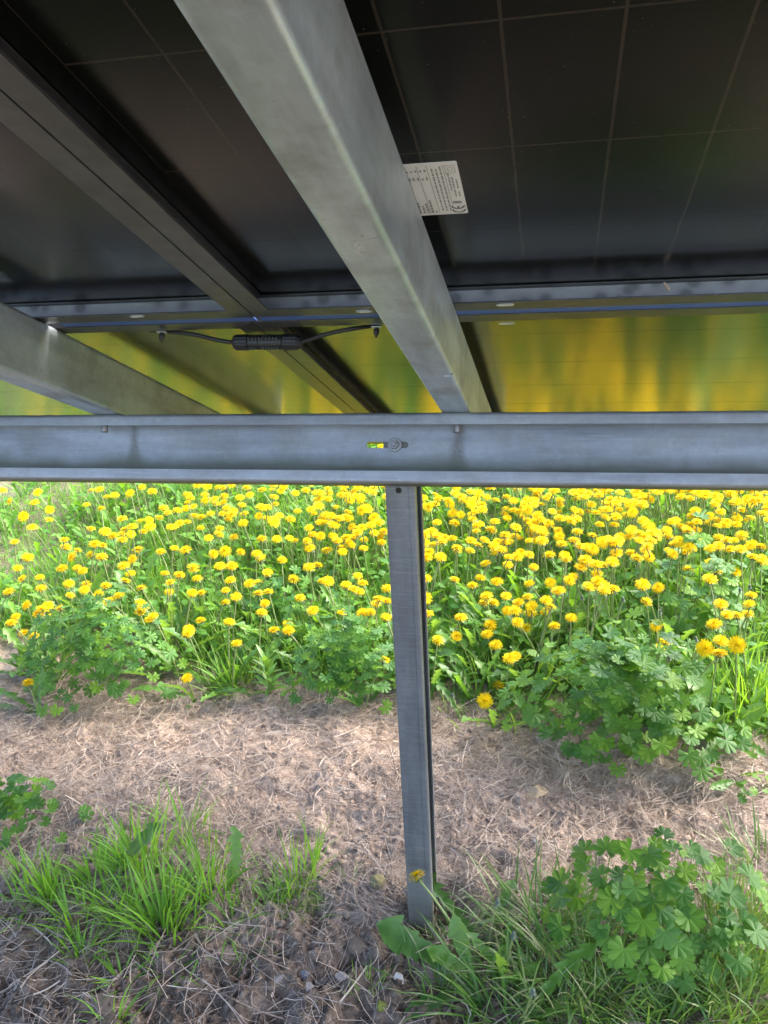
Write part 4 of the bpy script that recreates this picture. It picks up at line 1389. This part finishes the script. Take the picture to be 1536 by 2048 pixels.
w = rg.uniform(.0003, .0008, n) * np.where(rg.random(n) < .05, 2.0, 1)
offv = np.stack([pn[:, 0:1] * w[:, None] * np.ones(seg + 1), pn[:, 1:2] * w[:, None] * np.ones(seg + 1), (rg.normal(0, .5, n) * w)[:, None] * np.ones(seg + 1)], 2)
V = np.stack([P - offv, P + offv], 2).reshape(-1, 3)
b = ((np.arange(n) * (seg + 1) * 2)[:, None] + 2 * np.arange(seg)[None, :]).ravel()
o = obj("straw_litter", mesh_np("straw_litter", V, np.stack([b, b + 1, b + 3, b + 2], 1), M["straw"]))
tag(o, "dry mown straw lying loosely over the soil", "straw", kind="stuff")


def lump_template(seed, sub=1):
    bm = bmesh.new(); bmesh.ops.create_icosphere(bm, subdivisions=sub, radius=1.0)
    q = random.Random(seed)
    for v in bm.verts:
        v.co *= q.uniform(.55, 1.35); v.co.z *= .75
    V = np.array([tuple(v.co) for v in bm.verts]); F = np.array([[v.index for v in f.verts] for f in bm.faces]); bm.free()
    return V, F


LUMP = [lump_template(s, 1) for s in range(6)]


def crumb_density(x, y):
    d = (1 - .85 * in_meadow(x, y)) * (.30 + .8 * (vnoise(x, y, 7, 12) + .5))
    bare = np.exp(-(((x + .42) / .2) ** 2 + ((y - 1.48) / .2) ** 2)) + np.exp(-(((x + .05) / .15) ** 2 + ((y - 1.55) / .14) ** 2)) + (y < 1.25) * .35
    return np.clip(d * (.45 + bare), 0, 1)


x, y = scatter(17000, -1.6, .95, .85, 2.25, crumb_density, rg)
xf, yf = scatter(2200, -1.3, .6, .9, 1.36, lambda a, b: np.clip(.2 + 1.2 * vnoise(a, b, 6, 14) + .35, 0, 1), rg)
nsm = len(x); x = np.concatenate([x, xf]); y = np.concatenate([y, yf])
tm = []; ms = []
zz = terrain_fine(x, y)
for i in range(len(x)):
    s = min(.012, rg.gamma(2.0, .0013) + .0012) if i < nsm else rg.uniform(.003, .0075) * (1.6 if rg.random() < .15 else 1)
    m = Matrix.Translation((x[i], y[i], zz[i] + s * .25)) @ Euler((rg.uniform(-.5, .5), rg.uniform(-.5, .5), rg.uniform(0, 6.28))).to_matrix().to_4x4() @ Matrix.Diagonal((s * rg.uniform(.8, 1.4), s, s * rg.uniform(.6, 1.0), 1))
    tm.append(LUMP[i % 6]); ms.append(np.array(m))
Vf, Ff = scatter_template(tm, ms)
o = obj("soil_crumbs", mesh_np("soil_crumbs", Vf, Ff, M["soil"], False))
tag(o, "loose crumbs of brown soil strewn over the bare ground", "soil crumbs", kind="stuff")


# ------------------------------------------------------------------ stones, moss, twig
def stone(px, py, size, flat, mat, label, cat="stone", seed=0, name="stone", sink=.3, sub=2):
    bm = bmesh.new(); bmesh.ops.create_icosphere(bm, subdivisions=3, radius=1.0)
    q = np.random.default_rng(seed); cuts = [(Vector(q.normal(0, 1, 3)).normalized(), q.uniform(.42, .8)) for _ in range(11)]
    for v in bm.verts:
        for nn, dd in cuts:
            e = v.co.dot(nn) - dd
            if e > 0: v.co -= nn * e
        v.co += v.co.normalized() * (.16 * float(vnoise(v.co.x * 2 + seed, v.co.y * 2 + v.co.z, 1.5)) + .12 * float(vnoise(v.co.x * 5 + seed, v.co.y * 5 + v.co.z * 3, 1.5)))
        v.co.x *= size[0]; v.co.y *= size[1]; v.co.z *= flat
    me = bpy.data.meshes.new(name); bm.to_mesh(me); bm.free(); me.materials.append(mat)
    for p_ in me.polygons: p_.use_smooth = mat in (M['moss'], M['mossy'])
    o = obj(name, me); c = gp(px, py); o.location = (c[0], c[1], float(terrain_fine(c[0], c[1])) + flat * (1 - 2 * sink)); o.rotation_euler = (q.normal(0, .2), q.normal(0, .2), q.uniform(0, 6))
    tag(o, label, cat)
    return o


stone(757, 1775, (.021, .018), .026, M["mossy"], "rounded mossy lump standing left of the post's foot", seed=3)
stone(800, 1975, (.013, .011), .012, M["stone_pale"], "pale angular stone in the dark soil below the post", seed=4)
stone(612, 1962, (.013, .011), .010, M["stone_blue"], "blue-grey rounded stone in the dark soil below the grass tufts", seed=5)
stone(645, 1960, (.016, .011), .006, M["stone"], "flat brown shard right of the blue-grey stone", seed=6)
stone(682, 1968, (.016, .012), .006, M["stone"], "flat brown shard between the blue-grey and the pale stone", seed=7)
stone(560, 1968, (.013, .010), .006, M["stone"], "flat brown shard left of the blue-grey stone", seed=8)
stone(620, 2000, (.011, .010), .006, M["stone"], "small brown shard just below the blue-grey stone", seed=9)
stone(765, 1600, (.010, .008), .007, M["stone_pale"], "white pebble on the crumbly soil left of the post", seed=10)
stone(388, 1640, (.009, .006), .006, M["stone_pale"], "whitish chip lying behind the left grass tufts", seed=11)
stone(1070, 1690, (.009, .008), .007, M["stone_pale"], "pale pebble on dry soil right of the post", seed=12)
stone(1068, 1595, (.040, .030), .016, M["stone_tan"], "crumbling tan clod of clay right of the post", "clod", 13, "clay_clod", .35)
stone(715, 1895, (.032, .022), .012, M["crumb"], "large dark clod of soil left of the jagged dandelion leaf", "clod", 16, "soil_clod", .45)
stone(215, 2020, (.045, .03), .010, M["crumb"], "flat dark clod at the bottom left", "clod", 17, "soil_clod", .45)
stone(765, 2030, (.013, .012), .011, M["moss"], "small bright moss cushion at the bottom edge", "moss", 18, "moss_cushion", .3)
a_ = gp(805, 1795); b_ = gp(885, 1905)
tw = obj("dry_twig", tube_mesh("dry_twig", [np.array([0, 0, .03]), (b_ - a_) * .5 + np.array([0.004, 0, .022]), (b_ - a_) + np.array([0, 0, .008])], [.0016, .0019, .0014], M["stone"], 6)); tw.location = a_
tag(tw, "thin grey dead twig leaning across the post's foot", "twig")


# ------------------------------------------------------------------ grass tufts in the foreground
def tuft(px, py, n, hmin, hmax, spread, label, seed, wid=(.0025, .0045), bend=(.2, 1.1), lean0=.35, dirx=0.0, mat="grass"):
    c = gp(px, py); rg = np.random.default_rng(seed)
    bx = rg.normal(0, spread, n); by = rg.normal(0, spread * .8, n)
    z = terrain(c[0] + bx, c[1] + by) - c[2] - .004
    az = np.arctan2(by, bx + dirx * .05) + rg.normal(0, .7, n)
    v, f = blade_arrays(np.stack([bx, by, z], 1), az, np.abs(rg.normal(lean0, .25, n)), rg.uniform(hmin, hmax, n), rg.uniform(*wid, n), rg.uniform(*bend, n), 7, rg)
    o = obj("grass_tuft", mesh_np("grass_tuft", v, f, M[mat], True)); o.location = c
    tag(o, label, "grass tuft", "foreground grass tufts")
    return o


tuft(100, 1795, 58, 0.068, 0.141, .020, "narrow upright grass tuft near the left edge", 1, lean0=.3, wid=(.0028, .0058))
tuft(50, 1820, 28, 0.051, 0.114, .018, "low fanned grass tuft at the very left edge", 2, lean0=.7, wid=(.0028, .0058))
tuft(165, 1910, 24, 0.043, 0.088, .013, "small grass tuft below the narrow upright one", 3, lean0=.5, wid=(.0028, .0058))
tuft(325, 1860, 108, 0.093, 0.194, .028, "broad grass tuft arching to both sides in the lower left", 4, lean0=.45, wid=(.003, .0055))
tuft(285, 1740, 91, 0.093, 0.185, .030, "tall grass tuft behind the broad arching one", 5, lean0=.35, wid=(.003, .0055))
tuft(375, 1660, 21, 0.076, 0.150, .022, "few tall blades at the back of the left grass patch", 6, lean0=.5, wid=(.003, .005))
tuft(420, 1800, 58, 0.085, 0.167, .026, "upright grass tuft around the bright jagged leaf", 7, lean0=.35, wid=(.0028, .0058))
tuft(205, 1765, 49, 0.068, 0.132, .024, "yellowish grass tuft between narrow and tall tufts", 8, lean0=.4, wid=(.0028, .0058))
tuft(335, 1945, 24, 0.043, 0.097, .012, "small curling grass tuft below the broad one", 9, lean0=.8, bend=(.5, 1.6), wid=(.0028, .0058))
tuft(250, 1965, 21, 0.050, 0.090, .012, "sparse creeping grass near the bottom left", 10, lean0=.9, wid=(.0028, .0058))
tuft(225, 2050, 21, 0.060, 0.110, .014, "grass blades rising from the bottom edge at the left", 11, lean0=.5, wid=(.0028, .0058))
tuft(500, 1900, 18, 0.040, 0.080, .012, "thin curling grass left of the large clod", 12, lean0=.8, bend=(.6, 1.8), wid=(.0014, .0026))
tuft(590, 1775, 36, 0.060, 0.150, .022, "loose grass tuft with one tall blade left of the post", 13, lean0=.35)
tuft(590, 1805, 340, 0.020, 0.065, .026, "feathery fine-leaved weed under the loose tuft", 14, wid=(.0008, .0015), lean0=.7, bend=(.2, 1.5))
tuft(705, 1765, 14, 0.025, 0.050, .008, "tiny bright grass shoots beside the mossy lump", 15, wid=(.0015, .0028))
tuft(735, 1990, 34, 0.030, 0.085, .008, "small curly grass tuft above the moss cushion", 16, wid=(.0014, .0024), lean0=.9, bend=(-1.6, 1.2))
tuft(470, 1375, 90, 0.090, 0.180, .032, "arching grass tuft at the straw's edge right of the left bush", 17, lean0=.6, wid=(.003, .0055))
tuft(395, 1340, 50, 0.080, 0.150, .028, "grass tuft beside the low dandelion right of the left bush", 18, lean0=.4)
tuft(60, 1760, 24, 0.060, 0.123, .016, "thin grass tuft under the small left-edge cranesbill", 40, lean0=.4, wid=(.0028, .0058))
tuft(150, 1850, 32, 0.068, 0.132, .022, "grass tuft filling between the left edge and the broad tuft", 41, lean0=.5, wid=(.0028, .0058))
tuft(240, 1830, 49, 0.085, 0.167, .024, "long grass tuft just left of the broad arching one", 42, lean0=.5, wid=(.003, .005))
tuft(470, 1850, 18, 0.060, 0.123, .018, "grass tuft right of the broad arching one", 43, lean0=.6, wid=(.0028, .0058))
tuft(620, 1740, 21, 0.068, 0.158, .014, "thin tall grass left of the mossy lump", 44, lean0=.25)
tuft(1075, 1860, 108, 0.090, 0.178, .032, "arching grass tuft left of the lower right cranesbill", 19, lean0=.75, bend=(.4, 1.3), wid=(.003, .0055), mat="grass_d")
tuft(1140, 1960, 204, 0.090, 0.200, .048, "dense long-bladed grass below the lower right cranesbill", 20, lean0=.6, bend=(.4, 1.4), wid=(.003, .006), mat="grass_d")
tuft(1010, 2040, 136, 0.090, 0.178, .040, "long grass leaning left at the bottom right of centre", 21, lean0=.8, bend=(.2, 1.1), wid=(.003, .006), mat="grass_d")
tuft(1270, 2040, 231, 0.068, 0.148, .055, "dense grass at the bottom edge under the cranesbill", 22, lean0=.5, mat="grass_d")
tuft(1470, 1880, 272, 0.083, 0.163, .055, "tall dense grass at the right edge beside the cranesbill", 23, lean0=.4, mat="grass_d")
tuft(1500, 2030, 326, 0.068, 0.141, .055, "thick grass filling the bottom right corner", 24, lean0=.5, mat="grass_d")
tuft(1400, 1960, 258, 0.075, 0.148, .055, "thick grass right behind the corner clump", 25, lean0=.5, mat="grass_d")
tuft(1200, 1850, 149, 0.060, 0.126, .055, "grass standing between the cranesbill's stalks in the lower right", 30, lean0=.5, mat="grass_d")
tuft(905, 1885, 40, 0.053, 0.104, .016, "narrow grass blades beside the foreground dandelion", 26, lean0=.5, mat="grass_d")
tuft(1500, 1430, 110, 0.150, 0.280, .045, "tall dark grass at the right edge beside the large bush", 27, lean0=.3)
tuft(1060, 1450, 50, 0.060, 0.130, .03, "sparse grass at the straw's edge left of the large bush", 28, lean0=.5)
tuft(960, 1420, 70, 0.050, 0.120, .045, "thin grass under the lowest dandelions right of the post", 29, lean0=.5)
tuft(1520, 1740, 81, 0.060, 0.133, .03, "grass hanging in from the right edge over the straw", 31, lean0=.6, mat="grass_d")
tuft(190, 1830, 70, .04, .10, .055, "low loose grass spread under the left tufts", 60, lean0=.6, wid=(.0025, .005))
tuft(400, 1740, 60, .04, .11, .05, "low loose grass spread behind the broad left tuft", 61, lean0=.6, wid=(.0025, .005))
tuft(540, 1820, 50, .03, .08, .035, "low fine grass spread right of the left tufts", 62, lean0=.7, wid=(.0015, .0035))
tuft(880, 1990, 40, .05, .11, .022, "grass growing between the jagged dandelion leaves", 50, lean0=.6, mat="grass_d")
tuft(1380, 2060, 160, .07, .14, .05, "short thick grass along the bottom right edge", 51, lean0=.5, mat="grass_d")
tuft(1130, 2060, 120, .07, .15, .045, "short thick grass along the bottom edge right of centre", 52, lean0=.6, mat="grass_d")


def seedheads(px, py, n, label, seed):
    c = gp(px, py); q = random.Random(seed); V = []; F = []; off = 0
    for i in range(n):
        x, y = q.gauss(0, .035), q.gauss(0, .025); h = q.uniform(.08, .15); la = q.uniform(0, 6.28); ll = q.uniform(.01, .05)
        pts = stem_curve(h, la, ll, 5) + np.array([x, y, 0]); v, f = tube_arrays(pts, [.0005] * 5, 3); V.append(v); F.append(np.array(f) + off); off += len(v)
        for k in range(26):
            t = q.uniform(.55, 1); p0 = pts[-1] * (t - .5) * 2 + pts[2] * (1 - (t - .5) * 2); a = q.uniform(0, 6.28); rr = (1.05 - t) * .05 + .002
            tip = p0 + np.array([math.cos(a) * rr, math.sin(a) * rr, q.uniform(-.003, .008)])
            u = np.array([math.cos(a), math.sin(a), .4]) * .0022; w_ = np.array([-math.sin(a), math.cos(a), 0]) * .0007
            v = np.array([tip - u, tip + w_, tip + u, tip - w_]); V.append(v); F.append(np.array([[0, 1, 2, 3]]) + off); off += 4
    o = obj("seeding_grass", mesh_np("seeding_grass", np.concatenate(V), np.concatenate(F), M["grass_m"])); o.location = c
    tag(o, label, "grass tuft", "foreground seeding grasses")


seedheads(1480, 1960, 26, "fine flowering grass with airy pale seed heads at the bottom right", 1)
seedheads(1390, 1905, 10, "thin flowering grass right of the cranesbill's middle", 2)
seedheads(1140, 1995, 6, "few flowering grass heads left under the cranesbill", 3)
seedheads(1225, 1880, 7, "flowering grass heads in front of the cranesbill's centre", 4)


# ------------------------------------------------------------------ foreground dandelion plants and herbs
def leaf_to(root, base, tip, width, mesh, twist=0.0, stretch=1.0):
    """lay a dandelion leaf from base to tip (world), width factor"""
    d = Vector(tip) - Vector(base); L = d.length; y = d.normalized()
    up = Vector((0, -.25, 1)); x = y.cross(up).normalized(); z = x.cross(y)
    m = Matrix.Identity(4)
    for i in range(3): m[i][0] = x[i]; m[i][1] = y[i]; m[i][2] = z[i]
    o = obj("leaf", mesh, root)
    o.matrix_local = Matrix.Translation(Vector(base) - root.location) @ m @ Matrix.Rotation(twist, 4, 'Y') @ Matrix.Diagonal((L * width, L, L, 1))
    return o


def flat_leaf(seed):
    me = dandelion_leaf_mesh(seed, M["dleaf"]);
    return me


def px_at(px, py, dz): return gp(px, py, dz)


# the dandelion in front of the post
P = gp(836, 1757, .17)
base = gp(960, 1950)
root = dandelion(P, .17, .034, 0, 0, (-.25, -.15, 1.0), "x", None, rs)
for ch in list(root.children_recursive): bpy.data.objects.remove(ch)
root.location = base
tag(root, "lone dandelion in front of the post's foot with broad jagged leaves", "dandelion")
pts = bez((0, 0, 0), (P - base) * .5 + np.array([0.012, 0, .012]), P - base, 9)
obj("stem", tube_mesh("stem", pts, np.linspace(.0028, .0021, 9), M["stem"], 8, False), root)
h = obj("flower_head", HEADS[2], root); h.matrix_local = Matrix.Translation(Vector(P - base)) @ aim((-.45, .42, .80), .4) @ Matrix.Scale(.038, 4) @ Matrix.Translation((0, 0, .15))
obj("bract_cup", BRACTS[0], h)
for (b_, t_, hz, w_, k_) in [((945, 1950), (748, 1862), .06, 1.55, 0), ((950, 1960), (898, 1845), .10, 1.7, 1), ((960, 1965), (858, 1900), .07, 1.6, 2), ((965, 1970), (1000, 1880), .07, .9, 3),
                             ((945, 1975), (818, 2025), .045, 1.6, 4), ((985, 1960), (1010, 1840), .07, .9, 5), ((985, 1985), (1090, 1960), .06, 1.1, 6), ((960, 1990), (930, 2046), .05, 1.0, 1)]:
    leaf_to(root, gp(*b_, .004), gp(*t_, hz), w_ * (.8 if w_ > 1.5 else 1), DLEAF_BROAD[k_ % 3] if w_ > 1.5 else DLEAF[k_], rs.uniform(-.4, .4))
# two closed buds and an orange withering one at its right
for px, py, hz, lb, kd in ((995, 1806, .13, "closed green dandelion bud on a thin stem right of the post's foot", "bud"), (1066, 1986, .10, "closed grey dandelion bud on a stem at the bottom centre right", "bud"),
                           (1027, 1872, .12, "dandelion withering to an orange tip on a brownish stem", "bud")):
    dandelion(gp(px, py, hz), hz, .034, rs.uniform(-.5, .5), .02, (0.05, -.1, 1), lb, "closed dandelion buds", rs, 2, kd)
# dandelion leaves among the left tufts


def rosette(px, py, leaves, label):
    c = gp(px, py); root = obj("dandelion_rosette", None); root.location = c; tag(root, label, "dandelion", "leafy dandelion plants without flowers")
    for k, (tx, ty, hz, w_) in enumerate(leaves): leaf_to(root, gp(px + rs.uniform(-8, 8), py + rs.uniform(-6, 4), .003), gp(tx, ty, hz), w_ * (.8 if w_ > 1.5 else 1), DLEAF_BROAD[k % 3] if w_ > 1.5 else DLEAF[(k * 3 + px) % 7], rs.uniform(-.6, .6))


rosette(450, 1790, [(495, 1665, .085, 1.45), (455, 1735, .06, 1.6), (480, 1850, .01, .9), (405, 1812, .02, .9), (500, 1735, .05, .8)], "dandelion plant with one bright upright leaf in the left tufts")
rosette(235, 1760, [(192, 1690, .08, 1.6), (250, 1700, .06, 1.1), (310, 1640, .10, 1.9), (175, 1795, .02, .9), (215, 1770, .02, 1.0)], "dandelion plant with pale leaves amid the tall left tufts")
rosette(400, 1900, [(440, 1870, .02, .9), (400, 1925, .012, .8)], "small dandelion seedling below the left tufts")
rosette(1450, 1480, [(1370, 1325, .17, 1.9), (1520, 1400, .12, 1.6), (1490, 1500, .05, 1.0), (1420, 1540, .04, 1.0), (1500, 1540, .03, .9), (1400, 1450, .09, 1.6), (1530, 1480, .08, 1.0)], "large leafy dandelion plant right of the biggest cranesbill")
rosette(1470, 1560, [(1430, 1590, .02, 1.0), (1500, 1600, .02, 1.0), (1530, 1560, .04, 1.0), (1400, 1560, .04, 1.0)], "low weed with grey-green leaves at the right straw edge")
rosette(330, 1780, [(360, 1745, .05, 1.3), (300, 1790, .03, 1.2), (355, 1810, .03, 1.1), (325, 1735, .06, 1.2)], "low dandelion leaves in the middle of the left grass patch")
rosette(130, 1740, [(100, 1715, .04, 1.2), (150, 1715, .04, 1.1), (125, 1765, .02, 1.1)], "low dandelion leaves between the left-edge cranesbill and tufts")
rosette(370, 1965, [(352, 1970, .02, 2.2), (408, 1935, .03, 1.2), (395, 1950, .02, 1.4)], "tiny seedling with round bright leaves at lower left")


def lance_plant(px, py, n, label, seed, H=.13):
    c = gp(px, py); q = random.Random(seed); root = obj("lanceolate_herb", None); root.location = c; tag(root, label, "plant")
    obj("stem", tube_mesh("stem", [(0, 0, 0), (.002, 0, H * .5), (0, 0, H * .85)], [.002, .0018, .001], M["petiole"], 6, False), root)
    V = []; F = []
    for k in range(9):
        t = k / 8; w = .10 * math.sin(math.pi * min(1, t * .9 + .08)) ** .8 + .002; z = .25 * t - .45 * t * t
        V += [(-w, t, z + .2 * w), (0, t, z), (w, t, z + .2 * w)]
    for k in range(8):
        a = 3 * k; F += [(a, a + 1, a + 4, a + 3), (a + 1, a + 2, a + 5, a + 4)]
    me = mesh_py("lance_leaf", V, F, M["dleaf"], True)
    for k in range(n):
        u = k / n; lf = obj("leaf", me, root)
        lf.matrix_local = Matrix.Translation((0, 0, H * (.1 + .75 * u))) @ Matrix.Rotation(k * 2.4, 4, 'Z') @ Matrix.Rotation(rad(18 + 52 * u + q.uniform(-8, 8)), 4, 'X') @ Matrix.Scale(q.uniform(.055, .085), 4)


lance_plant(540, 1395, 26, "young upright herb with narrow pointed leaves between two bushes", 1, .13)
lance_plant(920, 1385, 12, "little narrow-leaved herb right of the post", 2, .06)
